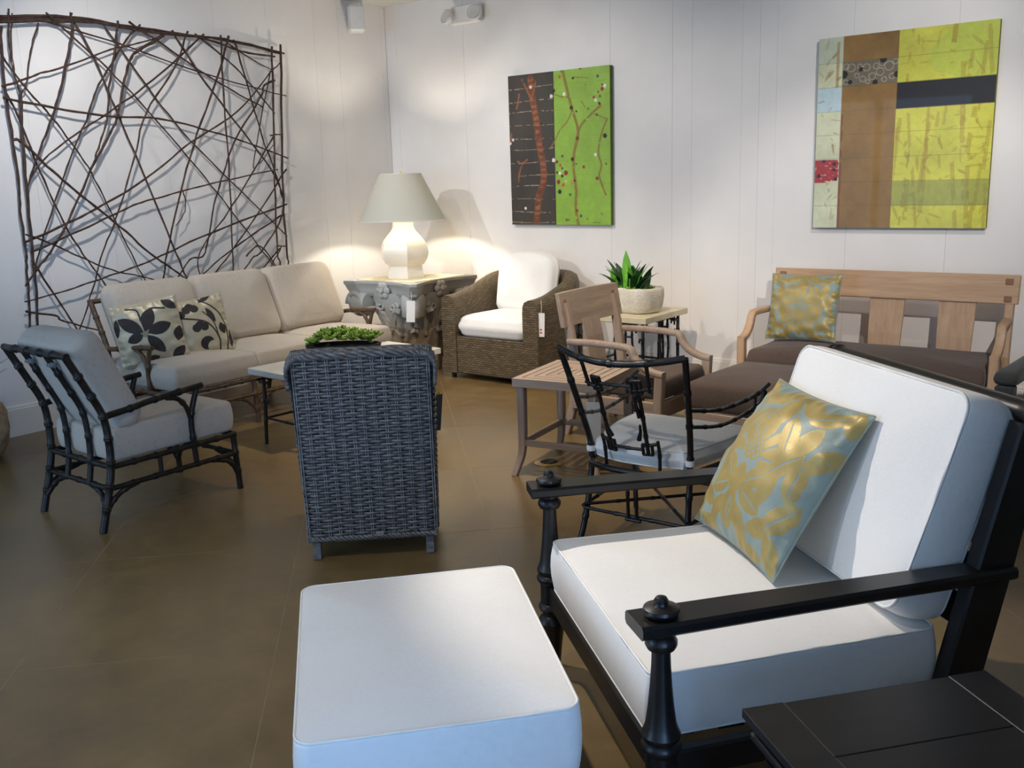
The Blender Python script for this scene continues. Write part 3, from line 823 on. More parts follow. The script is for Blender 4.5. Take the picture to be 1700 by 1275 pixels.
for sy in (-1, 1): bam(ct, 'stretcher', [(-0.215, sy * 0.51, 0.17), (0.215, sy * 0.51, 0.17)], 0.008, 'bronze', 0.2, smooth=False)
for sx in (-1, 1): bam(ct, 'apron_rod', [(sx * 0.215, -0.51, 0.445), (sx * 0.215, 0.51, 0.445)], 0.011, 'bronze', 0.2, smooth=False)
for sy in (-1, 1): bam(ct, 'apron_rod', [(-0.215, sy * 0.51, 0.445), (0.215, sy * 0.51, 0.445)], 0.011, 'bronze', 0.2, smooth=False)

sp = thing('succulent_bowl', 'dark oval bowl packed with small bright green succulents on the white stone table', 'planter', (-4.555, 4.12, 0.50), math.radians(40))
b = MB(); R = []
for (s, z) in ((0.70, 0.0), (0.86, 0.03), (0.97, 0.07), (1.0, 0.10), (0.93, 0.10), (0.88, 0.075)):
    R.append([(0.245 * s * math.cos(a), 0.125 * s * math.sin(a), z) for a in np.linspace(0, 2 * PI, 33)[:-1]])
b.rings(R); b.build('bowl', 'soil', sp, 50)
def rosette(scale, nl, seed):
    r = random.Random(seed); b = MB()
    for q in range(nl):
        a = q * 2.399; t = q / nl; L = scale * (0.35 + 0.75 * t); up = 1.15 - 0.95 * t
        dx, dy = math.cos(a), math.sin(a); W = L * 0.36
        c = [(0, 0, 0), (L * 0.5 * math.cos(up), 0, L * 0.5 * math.sin(up)), (L * math.cos(up * 0.8), 0, L * math.sin(up * 0.8) + 0.15 * L)]
        vs = []
        for (px, _, pz), ww in zip(c, (0.4, 1.0, 0.05)):
            for s in (-1, 0, 1):
                X = px; Y = s * W * ww; Z = pz - (0.12 * L if s == 0 else 0)
                vs.append((X * dx - Y * dy, X * dy + Y * dx, Z))
        vs2 = [(x, y, z - 0.10 * L) for x, y, z in vs]
        fs = [(0, 1, 4, 3), (1, 2, 5, 4), (3, 4, 7, 6), (4, 5, 8, 7)]
        fs += [tuple(i + 9 for i in f_)[::-1] for f_ in fs] + [(0, 3, 12, 9), (3, 6, 15, 12), (2, 11, 14, 5), (5, 14, 17, 8), (6, 7, 16, 15), (7, 8, 17, 16), (0, 9, 10, 1), (1, 10, 11, 2)]
        b.add(vs + vs2, fs)
    return b
protos = [rosette(s, n_, k) for k, (s, n_) in enumerate(((0.045, 16), (0.036, 14), (0.052, 18)))]
pm = []
for k, pb in enumerate(protos):
    me = bpy.data.meshes.new('rosette'); me.from_pydata(pb.v, [], pb.f); me.materials.append(M['succ']); pm.append(me)
k = 0
for gx in np.linspace(-0.21, 0.21, 12):
    for gy in np.linspace(-0.10, 0.10, 6):
        x, y = gx + rng.uniform(-.012, .012), gy + rng.uniform(-.012, .012)
        if (x / 0.225) ** 2 + (y / 0.115) ** 2 > 1: continue
        o = link('rosette', pm[k % 3], sp, (x, y, 0.105 + 0.055 * (1 - (x / 0.24) ** 2) + rng.uniform(-.015, .03)), (rng.uniform(-.7, .7), rng.uniform(-.7, .7), rng.uniform(0, 6)))
        s = rng.uniform(0.75, 1.15); o.scale = (s, s, s); k += 1

# ================================================================== GREY WOVEN DINING CHAIR (centre, seen from behind)
wc = thing('woven_dining_chair', 'tall-backed dining chair woven in grey rattan, seen from behind in the middle of the floor', 'chair', (-2.90, 2.72, 0), math.radians(42.2))
def wpath(z):
    """outline of the shell at height z: seat block below, thin back above; rear face leans out towards the top"""
    t = max(0.0, (z - 0.12) / 0.8)
    rear = -0.005 - 0.035 * math.sin(PI * min(1, t * 1.0)) * 0.4 - 0.095 * t ** 1.6
    hw = 0.285 + 0.018 * t
    deep = 0.60 if z < 0.40 else max(0.125, 0.60 - (z - 0.40) / 0.06 * 0.475)
    r = 0.045
    if z > 0.885:
        q = (z - 0.885) / 0.05; sh = 1 - math.sqrt(max(0, 1 - min(q, 0.95) ** 2)); hw -= 0.028 * sh; rear += 0.035 * sh; deep -= 0.07 * sh
    pts = rrect(2 * hw, deep, r, 4)
    return [(x, y + rear + deep / 2) for x, y in pts]
def resample(poly, n):
    P = np.array(poly + [poly[0]]); s = np.r_[0, np.cumsum(np.linalg.norm(np.diff(P, axis=0), axis=1))]
    q = np.linspace(0, s[-1], n, endpoint=False)
    return np.stack([np.interp(q, s, P[:, 0]), np.interp(q, s, P[:, 1])], 1)
NST = 50; SUB = 8
def start_roll(poly):
    return poly
rows = []; stakes_pts = [[] for _ in range(NST)]
z = 0.100; row = 0
wv = MB(); wv_f = []
allv = []; allf = []; off = 0
while z < 0.935:
    high = z > 0.41
    ns = NST if not high else 30
    P = resample(wpath(z), ns * SUB)
    nx = np.roll(P, -1, 0) - np.roll(P, 1, 0); nrm = np.stack([nx[:, 1], -nx[:, 0]], 1); nrm /= np.linalg.norm(nrm, axis=1)[:, None] + 1e-9
    ph = np.where(np.abs(nrm[:, 1]) > 0.7, P[:, 0], P[:, 1]) / 0.046 * PI + row * PI
    off_n = 0.0042 * np.cos(ph)
    band = 1.0 + (0.5 if row % 9 == 4 else 0.0)
    n6 = 6
    ring = []
    for k in range(n6):
        a = 2 * PI * k / n6
        ring.append((math.cos(a) * 0.0024 * band, math.sin(a) * 0.0064))
    V = np.zeros((ns * SUB, n6, 3))
    jit = 0.0012 * np.sin(ph * 0.37 + row * 1.9)
    for k, (dn, dz) in enumerate(ring):
        V[:, k, :2] = P + nrm * (off_n + dn)[:, None]; V[:, k, 2] = z + dz + jit
    i = np.arange(ns * SUB); j = (i + 1) % (ns * SUB)
    for k in range(n6):
        k2 = (k + 1) % n6
        allf.append(np.stack([i * n6 + k, j * n6 + k, j * n6 + k2, i * n6 + k2], 1) + off)
    allv.append(V.reshape(-1, 3)); off += ns * SUB * n6
    z += 0.0132; row += 1
me = bpy.data.meshes.new('woven_strands'); me.from_pydata(np.concatenate(allv).tolist(), [], np.concatenate(allf).tolist()); me.materials.append(M['rattan']); me.shade_smooth()
o = link('woven_strands', me, wc); o['kind'] = 'stuff'
# upright stakes the strands pass around, paired
zs = np.linspace(0.095, 0.935, 40)
PZ = [wpath(float(zz)) for zz in zs]
stk = MB()
for s in 0.046 * np.arange(-6, 7):
    for (face) in (0, 1):
        for ds in (-0.0045, 0.0045):
            pts = []
            for zz, pl in zip(zs, PZ):
                if face == 1 and zz < 0.46: continue
                ys_ = [p[1] for p in pl]; hw = max(p[0] for p in pl)
                x = s + ds
                pts.append((x, (min(ys_) - 0.0012) if face == 0 else (max(ys_) + 0.0002), zz))
            stk.tube(pts, 0.0030, 5)
for sx in (-1, 1):
    for yy in np.linspace(0.08, 0.52, 13):
        stk.tube([(sx * (0.2855), yy, 0.095), (sx * 0.291, yy - 0.005, 0.40)], 0.0030, 5)
o = stk.build('upright_stakes', 'rattanlight', wc, 60, fix=False); o['kind'] = 'stuff'
# braided roll on the top edge and the bottom band
def braid(name, path, r, turns, n=3, closed=False):
    L = len(path); bb = MB()
    for q in range(n):
        pts = []
        for i, p in enumerate(path):
            a = turns * 2 * PI * i / (L - 1) + q * 2 * PI / n
            pts.append((p[0], p[1] + r * 0.8 * math.cos(a), p[2] + r * 0.8 * math.sin(a)))
        bb.tube(pts, r * 0.62, 6)
    return bb.build(name, 'rattan', wc, 60, fix=False)
path = crom([(-0.302, -0.06, 0.80), (-0.303, -0.068, 0.88), (-0.275, -0.064, 0.918), (-0.22, -0.062, 0.926), (0, -0.062, 0.930), (0.22, -0.062, 0.926), (0.275, -0.064, 0.918), (0.303, -0.068, 0.88), (0.302, -0.06, 0.80)], 14)
for dy in (-0.03, 0.0, 0.03):
    braid('top_braid', [(p[0], p[1] + dy, p[2] - abs(dy) * 0.35) for p in path], 0.013, 13)
path = [(x, -0.008, 0.094) for x in np.linspace(-0.28, 0.28, 60)]
braid('bottom_braid', path, 0.010, 9)
core = MB()  # dark solids added inside the weave to block light through its gaps
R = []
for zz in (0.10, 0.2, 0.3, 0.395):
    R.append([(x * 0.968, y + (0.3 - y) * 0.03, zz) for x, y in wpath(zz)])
core.rings(R); core.build('seat_light_block', 'lightblock', wc, 40)
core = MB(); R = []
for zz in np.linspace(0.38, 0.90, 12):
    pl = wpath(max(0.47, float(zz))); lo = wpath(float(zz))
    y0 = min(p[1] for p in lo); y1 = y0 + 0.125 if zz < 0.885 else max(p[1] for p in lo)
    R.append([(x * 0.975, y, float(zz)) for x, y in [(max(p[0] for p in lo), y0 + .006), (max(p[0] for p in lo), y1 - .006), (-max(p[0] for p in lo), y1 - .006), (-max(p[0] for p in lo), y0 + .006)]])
core.rings(R); core.build('back_light_block', 'lightblock', wc, 40)
for sx in (-1, 1):
    for y in (0.03, 0.56):
        b = MB(); b.bar([(sx * 0.247, y, 0.10), (sx * 0.247, y + (-0.02 if y < .1 else 0.01), 0.0)], 0.036, 0.036, (1, 0, 0)); b.build('leg', 'rattan', wc, 0)
b = MB(); b.cbox((0.03, -0.0205, 0.110), (0.036, 0.002, 0.018), 0.0005); b.build('maker_plate', 'steel', wc, 0)
cushion('seat_cushion', 0.565, 0.50, 0.11, 'linen', wc, (0, 0.375, 0.462), rc=0.05, rt=0.04, crown=0.02, bulge=0.012)
price_tag((-2.872, 3.155, 0.66), 0.05, 0.17, 'narrow black tag hanging at the right side of the grey woven chair', 0.02, math.radians(75), 0.12, mark=False, mat='charcoal', strmat='charcoal')

# ================================================================== CARVED CAPITAL used as a lamp table
cp = thing('stone_capital', 'carved grey stone column capital used as a table in the room corner under the lamp', 'capital table', (-5.71, 5.99, 0))
HC = 0.80
def abacus(half, z0, z1, dip, scale0=1.0):
    """square slab with concave sides and cut corners; returns ring at scale"""
    out = []
    for q in range(4):
        a = q * PI / 2; pts = []
        for s in np.linspace(-0.90, 0.90, 15):
            pts.append((half - dip * (1 - (s / 0.9) ** 2), s * half))
        for (x, y) in pts: out.append((x * math.cos(a) - y * math.sin(a), x * math.sin(a) + y * math.cos(a)))
    return out
b = MB(); R = []
for (hf, z, dp) in ((0.345, 0.665, 0.06), (0.392, 0.690, 0.085), (0.398, 0.716, 0.085), (0.404, 0.722, 0.09), (0.420, 0.766, 0.09), (0.428, 0.777, 0.085), (0.428, 0.800, 0.085)):
    R.append([(x, y, z) for x, y in abacus(hf, 0, 0, dp)])
b.rings(R); b.build('abacus', 'capital', cp, 35)
b = MB(); R = []
NB = 64
for (r, z) in ((0.235, 0.0), (0.242, 0.05), (0.238, 0.10), (0.228, 0.13), (0.235, 0.17), (0.245, 0.26), (0.262, 0.40), (0.295, 0.54), (0.335, 0.63), (0.345, 0.70)):
    R.append([((r + (0.010 * math.cos(12 * a) if 0.12 < z < 0.6 else 0)) * math.cos(a), (r + (0.010 * math.cos(12 * a) if 0.12 < z < 0.6 else 0)) * math.sin(a), z) for a in np.linspace(0, 2 * PI, NB + 1)[:-1]])
b.rings(R); b.build('bell', 'capital', cp, 50)
# acanthus leaves: curved sheets with lobed edges and a curled tip
def acanthus(L, W, r0, curl, z0, flare):
    b = MB(); NU, NV = 15, 11; V = []
    for i in range(NU):
        t = i / (NU - 1)
        if t < 0.75: z = z0 + L * t / 0.75 * 0.92; out = r0 + flare * (t / 0.75) ** 2.2
        else:
            a = (t - 0.75) / 0.25 * PI * 0.95
            z = z0 + L * 0.92 + curl * math.sin(a); out = r0 + flare + curl * (1 - math.cos(a))
        wd = W * (0.62 + 0.38 * math.sin(PI * min(1, t * 1.2))) * (1 - 0.55 * max(0, (t - 0.7) / 0.3)) * (1 + 0.13 * math.cos(t * 2 * PI * 4))
        for j in range(NV):
            s = -1 + 2 * j / (NV - 1)
            rib = 0.010 * math.cos(s * PI * 2.5) * (1 - 0.5 * t) + 0.012 * (1 - abs(s)) ** 2
            V.append((out + rib - 0.035 * s * s, s * wd, z - 0.02 * abs(s)))
    fs = [(i * NV + j, i * NV + j + 1, (i + 1) * NV + j + 1, (i + 1) * NV + j) for i in range(NU - 1) for j in range(NV - 1)]
    n_ = len(V); V2 = [(x - 0.028, y * 0.97, z) for x, y, z in V]
    fs += [tuple(k + n_ for k in f_)[::-1] for f_ in fs]
    edge = [j for j in range(NV)] + [i * NV + NV - 1 for i in range(1, NU)] + [(NU - 1) * NV + j for j in range(NV - 2, -1, -1)] + [i * NV for i in range(NU - 2, 0, -1)]
    for a, c in zip(edge, edge[1:] + edge[:1]): fs.append((a, a + n_, c + n_, c))
    b.add(V + V2, fs); return b
lo_leaf = acanthus(0.30, 0.115, 0.243, 0.035, 0.10, 0.045); hi_leaf = acanthus(0.24, 0.105, 0.262, 0.038, 0.33, 0.075)
def rotmesh(src, name, ang, z=0):
    b = MB(); Rm = Matrix.Rotation(ang, 3, 'Z'); b.add([Rm @ Vector(p) + Vector((0, 0, z)) for p in src.v], src.f); return b.build(name, 'capital', cp, 55)
for q in range(8):
    rotmesh(lo_leaf, 'acanthus_leaf', q * PI / 4)
    rotmesh(hi_leaf, 'acanthus_leaf', q * PI / 4 + PI / 8)
def spiral(turns, r0, r1, n=40):
    return [(r0 + (r1 - r0) * i / n) * np.array((math.cos(2 * PI * turns * i / n), math.sin(2 * PI * turns * i / n))) for i in range(n + 1)]
for q in range(4):
    for s in (-1, 1):
        # corner volute on each face: scroll band plus eye
        b = MB(); Z = Matrix.Rotation(q * PI / 2, 3, 'Z')
        near = (q == 0 and s == 1) or (q == 1 and s == -1)   # worn-off near corner
        pts = []; rd = []
        SPR = spiral(1.7, 0.105, 0.018)
        for i, p in enumerate(SPR):
            xx = s * (0.305 + p[0] * 0.9); zz = 0.600 + p[1]
            pts.append(Z @ Vector((xx, -0.375 - 0.018 * i / len(SPR), zz))); rd.append(0.026 - 0.012 * i / len(SPR))
        b.tube(pts, rd, 8)
        b.lathe([(0.0, -0.16), (0.095, -0.15), (0.112, -0.10), (0.112, -0.02), (0.09, 0.012), (0.0, 0.014)], 24, Z @ Vector((s * 0.305, -0.35, 0.600)), Z @ Matrix.Rotation(PI / 2, 3, 'X'))
        if near: b = MB(); b.cbox(Z @ Vector((s * 0.27, -0.315, 0.60)), (0.13, 0.10, 0.20), 0.02, Z)
        b.build('volute', 'capital', cp, 50)
        # inner helix
        b = MB(); pts = []; rd = []
        SPR = spiral(1.4, 0.048, 0.010, 30)
        for i, p in enumerate(SPR):
            pts.append(Z @ Vector((s * (0.075 + p[0]), -0.300 - 0.020 * i / 30, 0.585 + p[1]))); rd.append(0.017 - 0.007 * i / 30)
        b.tube(pts, rd, 7)
        b.tube([Z @ Vector((s * 0.02, -0.26, 0.36)), Z @ Vector((s * 0.05, -0.27, 0.46)), Z @ Vector((s * 0.122, -0.298, 0.585))], [0.02, 0.022, 0.016], 7)
        b.build('helix_scroll', 'capital', cp, 50)
    b = MB(); Z = Matrix.Rotation(q * PI / 2, 3, 'Z')
    for k in range(6):
        a = k * PI / 3
        b.lathe([(0.0, 0.0), (0.030, 0.003), (0.034, 0.018), (0.020, 0.034), (0.0, 0.036)], 10, Z @ Vector((0.042 * math.cos(a), -0.328, 0.725 + 0.042 * math.sin(a))), Z @ Matrix.Rotation(PI / 2, 3, 'X'))
    b.lathe([(0.0, 0.0), (0.026, 0.002), (0.024, 0.04), (0.0, 0.05)], 12, Z @ Vector((0, -0.335, 0.725)), Z @ Matrix.Rotation(PI / 2, 3, 'X'))
    b.build('rosette', 'capital', cp, 50)
b = MB(); b.cbox((0, 0, 0.803), (0.66, 0.66, 0.006), 0.002); b.build('stone_top', 'marble', cp, 0)
price_tag((-5.318, 5.572, 0.745), 0.07, 0.175, 'blank white price tag hanging from the corner of the stone capital', 0.085, math.radians(38), 0.06, mark=False)

# ================================================================== TABLE LAMP
lp = thing('table_lamp', 'white hexagonal ceramic table lamp with pale cream shade on the stone capital', 'lamp', (-5.745, 5.965, 0.806), math.radians(20))
prof = [(0.135, 0.0), (0.185, 0.0), (0.187, 0.006), (0.176, 0.05), (0.168, 0.095), (0.168, 0.104), (0.192, 0.118), (0.225, 0.165), (0.238, 0.215), (0.228, 0.265), (0.200, 0.315), (0.155, 0.365), (0.118, 0.400), (0.102, 0.430), (0.100, 0.470), (0.106, 0.495), (0.106, 0.510), (0.03, 0.512)]
b = MB(); b.lathe([(r * 0.95, z) for r, z in prof], 6); b.build('ceramic_base', 'lampcer', lp, 28)
b = MB(); b.tube([(0, 0, 0.51), (0, 0, 0.88)], 0.008, 8); b.tube([(0, 0, 0.872), (0, 0, 0.892)], [0.012, 0.007], 10); b.build('stem', 'brass', lp, 40)
b = MB(); R = []
for (r, z) in ((0.368, 0.485), (0.176, 0.875), (0.172, 0.875), (0.363, 0.487)):
    R.append([(r * math.cos(a), r * math.sin(a), z) for a in np.linspace(0, 2 * PI, 65)[:-1]])
b.rings(R, cap=False); n_ = 64
b.f += [((3 * n_ + k), (3 * n_ + (k + 1) % n_), (k + 1) % n_, k) for k in range(n_)]
sh = b.build('shade', 'shade', lp, 40)
b = MB()
for (r, z) in ((0.369, 0.487), (0.177, 0.873)): b.tube([(r * math.cos(a), r * math.sin(a), z) for a in np.linspace(0, 2 * PI, 49)[:-1]], 0.0035, 6, closed=True)
b.build('shade_trim', 'lampcer', sh, 60)
for k in range(3):
    a = k * 2 * PI / 3; b = MB(); b.tube([(0, 0, 0.862), (0.173 * math.cos(a), 0.173 * math.sin(a), 0.862)], 0.0025, 5); b.build('shade_spider', 'brass', sh, 60)
b = MB(); b.lathe([(0.012, 0.55), (0.016, 0.58), (0.030, 0.62), (0.030, 0.64), (0.016, 0.665), (0.001, 0.672)], 14)
m, nt, bs = newmat('lit_bulb'); bs.inputs['Emission Color'].default_value = (1, 0.82, 0.6, 1); bs.inputs['Emission Strength'].default_value = 8
M['bulb'] = m
bo = b.build('bulb', 'bulb', lp, 60)
pl = bpy.data.lights.new('lamp_bulb_light', 'POINT'); pl.energy = 40; pl.color = (1.0, 0.89, 0.74); pl.shadow_soft_size = 0.035
po = bpy.data.objects.new('lamp_bulb_light', pl); C.objects.link(po); po.parent = lp; po.location = (0, 0, 0.70)

# ================================================================== TAN WOVEN CLUB ARMCHAIR
ac = thing('woven_club_armchair', 'deep tan woven club armchair with white cushions against the back wall beside the capital', 'armchair', (-4.73, 5.82, 0))
# local: x across (+-0.49), y 0 front .. 0.80 back
def uplan(off):
    hw, dp, rc = 0.49 - off, 0.80 - off, 0.30 - off
    pts = [(-hw, 0.0)] + [(-hw, y) for y in np.linspace(0.04, dp - rc, 8)]
    for a in np.linspace(PI, PI / 2, 9)[1:]: pts.append((-hw + rc + rc * math.cos(a), dp - rc + rc * math.sin(a)))
    pts += [(x, dp) for x in np.linspace(-hw + rc, hw - rc, 7)[1:]]
    for a in np.linspace(PI / 2, 0, 9)[1:]: pts.append((hw - rc + rc * math.cos(a), dp - rc + rc * math.sin(a)))
    pts += [(hw, y) for y in np.linspace(dp - rc, 0.04, 8)[1:]] + [(hw, 0.0)]
    return pts
outer, inner = uplan(0.0), uplan(0.145)
mb = MB(); suv = []; NS = len(outer); ring_n = 0; s_acc = 0
vs = []
for i in range(NS):
    ox, oy = outer[i]; ix, iy = inner[i]
    if i: s_acc += math.hypot(ox - outer[i - 1][0], oy - outer[i - 1][1])
    t = min(1, max(0, oy / 0.80)); top = 0.690 + 0.165 * (t ** 2.3) * (3 - 2 * t)
    flare = 0.0
    sec = [(0.0, 0.05), (0.0, 0.2), (0.0, 0.4), (0.0, top - 0.10), (0.02, top - 0.055), (0.10, top - 0.018), (0.30, top), (0.60, top), (0.86, top - 0.018), (0.97, top - 0.05), (1.0, top - 0.10), (1.0, 0.4), (1.0, 0.2), (1.0, 0.05)]
    v_acc = 0; prev = None
    for (f_, zz) in sec:
        p = (ox + (ix - ox) * f_, oy + (iy - oy) * f_, zz)
        if prev is not None: v_acc += math.dist(p, prev)
        prev = p; vs.append(p); suv.append((s_acc, v_acc, 0))
K = len(sec); fs = []
for i in range(NS - 1):
    for k in range(K - 1): fs.append((i * K + k, (i + 1) * K + k, (i + 1) * K + k + 1, i * K + k + 1))
mb.add(vs, fs)
for e in (0, NS - 1):   # arm fronts, slightly proud, planar caps with own coordinates
    base = len(mb.v); cap = [mb.v[e * K + k] for k in range(K)]
    cx = sum(p[0] for p in cap) / K
    mb.v += cap; suv += [(p[0], p[2], 0) for p in cap]
    mb.f.append(tuple(range(base, base + K)))
mb.suv = suv
mb.build('woven_shell', 'cane', ac, 50, fix=False)
def wbox(name, lo, hi):
    b = MB(); b.cbox([(a + c) / 2 for a, c in zip(lo, hi)], [c - a for a, c in zip(lo, hi)], 0.008)
    b.suv = [(p[0] + p[1], p[2], 0) for p in b.v]; return b.build(name, 'cane', ac, 0)
wbox('front_panel', (-0.350, 0.012, 0.05), (0.350, 0.07, 0.36))
wbox('seat_deck', (-0.345, 0.07, 0.28), (0.345, 0.65, 0.345))
for sx in (-1, 1):
    for y in (0.05, 0.72):
        b = MB(); b.lathe([(0.018, 0.0), (0.024, 0.055)], 12, (sx * (0.42 if y < .5 else 0.33), y, 0)); b.build('leg', 'bronze', ac, 40)
cushion('seat_cushion', 0.675, 0.60, 0.17, 'ivory', ac, (0, 0.315, 0.440), rc=0.07, rt=0.045, crown=0.028, bulge=0.015, wob=0.003, welt=None)
arch = []
for a in np.linspace(0, PI, 17): arch.append((0.29 * math.copysign(abs(math.cos(a)) ** 0.75, math.cos(a)), 0.10 + 0.165 * math.sin(a) ** 0.8))
arch += [(-0.29, 0.0), (-0.285, -0.2), (-0.26, -0.235), (0.26, -0.235), (0.285, -0.2), (0.29, 0.0)]
cushion('back_cushion', 0.58, 0.50, 0.17, 'ivory', ac, (0, 0.55, 0.755), (PI / 2 - 0.0 - 2 * 0 - 0.22 + 0.0, 0, 0), rt=0.07, crown=0.035, bulge=0.01, outline=arch)
price_tag((-4.220, 5.845, 0.695), 0.06, 0.185, 'white price tag with red mark hanging on the tan woven armchair', 0.105, 0.35, 0.03)

# ================================================================== PAINTINGS
def canvas(name, x0, x1, z0, z1, paintfn, edge, label, nx, nz):
    t = thing(name, label, 'painting', ((x0 + x1) / 2, YB - 0.022, z0))
    wdt, hgt = x1 - x0, z1 - z0
    b = MB(); b.cbox((0, 0, hgt / 2), (wdt, 0.040, hgt), 0.002); b.build('stretcher_frame', edge, t, 0)
    U, V = np.meshgrid(np.linspace(0, 1, nx), np.linspace(0, 1, nz))
    vs = np.stack([(U - 0.5) * wdt, np.full_like(U, -0.0212), (1 - V) * hgt], -1).reshape(-1, 3)
    i = np.arange(nx * nz).reshape(nz, nx)
    q = np.stack([i[:-1, :-1], i[1:, :-1], i[1:, 1:], i[:-1, 1:]], -1).reshape(-1, 4)
    me = bpy.data.meshes.new('painted_face'); me.from_pydata(vs.tolist(), [], q.tolist()); me.materials.append(M['paint'])
    col = paintfn(U, V, wdt / hgt)
    a = me.color_attributes.new('Col', 'FLOAT_COLOR', 'POINT')
    a.data.foreach_set('color', np.concatenate([col, np.ones(col.shape[:2] + (1,))], -1).astype(np.float32).ravel())
    link('painted_face', me, t); return t
def vnoise(U, V, f, seed=0):
    r = np.random.default_rng(seed); n_ = 48; G = r.random((n_, n_))
    x, y = (U * f) % (n_ - 1), (V * f) % (n_ - 1); i, j = x.astype(int), y.astype(int); a, b2 = x - i, y - j
    a = a * a * (3 - 2 * a); b2 = b2 * b2 * (3 - 2 * b2)
    return (G[j, i] * (1 - a) + G[j, i + 1] * a) * (1 - b2) + (G[j + 1, i] * (1 - a) + G[j + 1, i + 1] * a) * b2
def put(col, mask, c, k=1.0):
    m_ = np.clip(mask.astype(float) * k, 0, 1)[..., None]; col[:] = col * (1 - m_) + np.array(lin(*c)) * m_
def paint_green(U, V, asp):
    col = np.zeros(U.shape + (3,)); X = U * asp
    n1 = vnoise(U, V, 9, 1)[..., None]; n2 = vnoise(U, V, 30, 2)[..., None]
    dark = np.array(lin(58, 52, 46)) * (0.8 + 0.4 * n1); green = np.array(lin(140, 178, 62)) * (0.85 + 0.22 * n1 + 0.08 * n2)
    col[:] = np.where((U < 0.462)[..., None], dark, green)
    for k in range(1, 13):
        y = k / 12.2 + 0.006 * (k % 3) + 0.004 * np.sin(U * 9 + k)
        ln = (np.abs(V - y) < 0.0021)
        put(col, ln & (U < 0.46) & (vnoise(U, V, 40, k) > 0.35), (168, 150, 118), 0.8)
        put(col, ln & (U > 0.462), (122, 168, 44), 0.5)
    put(col, (np.abs(U - 0.462) < 0.004), (24, 26, 18))
    def xy(pts): return [((x - 135) / 710 * asp, (y - 115) / 1080) for x, y in pts]
    tr = xy([(300, 150), (312, 290), (330, 400), (345, 520), (358, 640), (378, 760), (378, 880), (342, 990), (328, 1100), (318, 1192)])
    put(col, stroke(X, V, tr, 0.027) & (U < 0.46), (116, 66, 38), 0.85)
    put(col, stroke(X, V, tr, 0.020) & (np.sin(V * 150 + 3 * vnoise(U, V, 20, 5)) > 0.1), (156, 92, 52), 0.85)
    put(col, stroke(X, V, tr, 0.024) & (vnoise(U, V, 34, 6) > 0.62), (96, 46, 26), 0.8)
    for pts in ([(300, 290), (270, 220), (240, 150)], [(310, 270), (330, 210), (345, 150)], [(215, 250), (200, 330), (185, 360)], [(225, 740), (200, 820), (190, 880)], [(190, 730), (225, 745), (260, 720)], [(150, 530), (140, 600)]):
        put(col, stroke(X, V, xy(pts), 0.007) & (vnoise(U, V, 44, 8) > 0.35), (150, 92, 56), 0.75)
    for pts, wd in (([(530, 120), (575, 320), (592, 390), (628, 520), (622, 600), (600, 690), (595, 800), (610, 950), (606, 1080), (622, 1190)], 0.011), ([(628, 560), (655, 495), (720, 430), (785, 375)], 0.008), ([(590, 390), (560, 460), (500, 530), (470, 590), (430, 650)], 0.005), ([(825, 470), (790, 560), (765, 690), (785, 780), (770, 850), (792, 930), (812, 985)], 0.007), ([(700, 185), (640, 175), (600, 170)], 0.003), ([(740, 430), (815, 465)], 0.004), ([(470, 275), (520, 295), (560, 300)], 0.004), ([(655, 335), (680, 380)], 0.003)):
        put(col, stroke(X, V, xy(pts), wd) & (vnoise(U, V, 40, 9) > 0.15), (134, 100, 40), 0.85)
    dots = [(300, 208, 11, (226, 218, 208)), (650, 106, 17, (120, 48, 28)), (508, 158, 11, (190, 84, 34)), (600, 176, 9, (36, 52, 26)), (766, 180, 11, (70, 92, 96)), (465, 250, 13, (30, 34, 24)), (447, 285, 13, (224, 216, 206)), (537, 278, 12, (232, 230, 214)), (812, 248, 12, (232, 230, 214)), (794, 268, 13, (140, 42, 30)), (795, 240, 8, (140, 42, 30)), (768, 285, 8, (160, 52, 34)), (740, 318, 10, (150, 46, 32)), (780, 314, 10, (66, 110, 40)), (750, 338, 11, (224, 222, 206)), (775, 362, 10, (36, 52, 26)), (785, 382, 9, (190, 110, 44)), (586, 376, 13, (26, 30, 24)), (620, 403, 8, (36, 56, 26)), (700, 392, 9, (88, 130, 40)), (757, 436, 9, (70, 84, 30)), (624, 588, 14, (112, 62, 26)), (810, 582, 16, (26, 28, 26)), (517, 706, 9, (40, 60, 26)), (588, 731, 13, (28, 36, 24)), (613, 765, 7, (50, 90, 34)), (745, 706, 11, (228, 226, 210)), (665, 788, 11, (130, 60, 30)), (816, 772, 8, (84, 110, 36)), (455, 732, 14, (226, 218, 208)), (478, 745, 12, (120, 44, 30)), (502, 770, 11, (176, 84, 40)), (516, 792, 9, (60, 84, 92)), (498, 826, 11, (230, 224, 208)), (540, 825, 17, (132, 44, 30)), (478, 820, 9, (40, 38, 30)), (514, 846, 11, (36, 38, 26)), (487, 888, 15, (140, 44, 30)), (520, 910, 13, (196, 84, 34)), (583, 896, 12, (190, 130, 48)), (600, 880, 9, (70, 40, 24)), (494, 958, 16, (32, 30, 24)), (568, 979, 11, (62, 110, 40)), (755, 870, 12, (120, 52, 28)), (614, 1094, 11, (130, 62, 28)), (641, 1132, 11, (70, 84, 96)), (540, 1160, 10, (90, 110, 34)), (555, 1160, 8, (90, 110, 34)), (160, 572, 10, (222, 214, 204)), (140, 597, 10, (218, 210, 202)), (240, 1074, 10, (222, 214, 204)), (540, 885, 10, (180, 200, 120)), (375, 470, 8, (30, 28, 26)), (520, 122, 8, (90, 130, 40)), (683, 228, 8, (130, 150, 40)), (785, 1118, 7, (110, 140, 40)), (686, 1154, 8, (110, 130, 40)), (553, 746, 7, (150, 150, 50))]
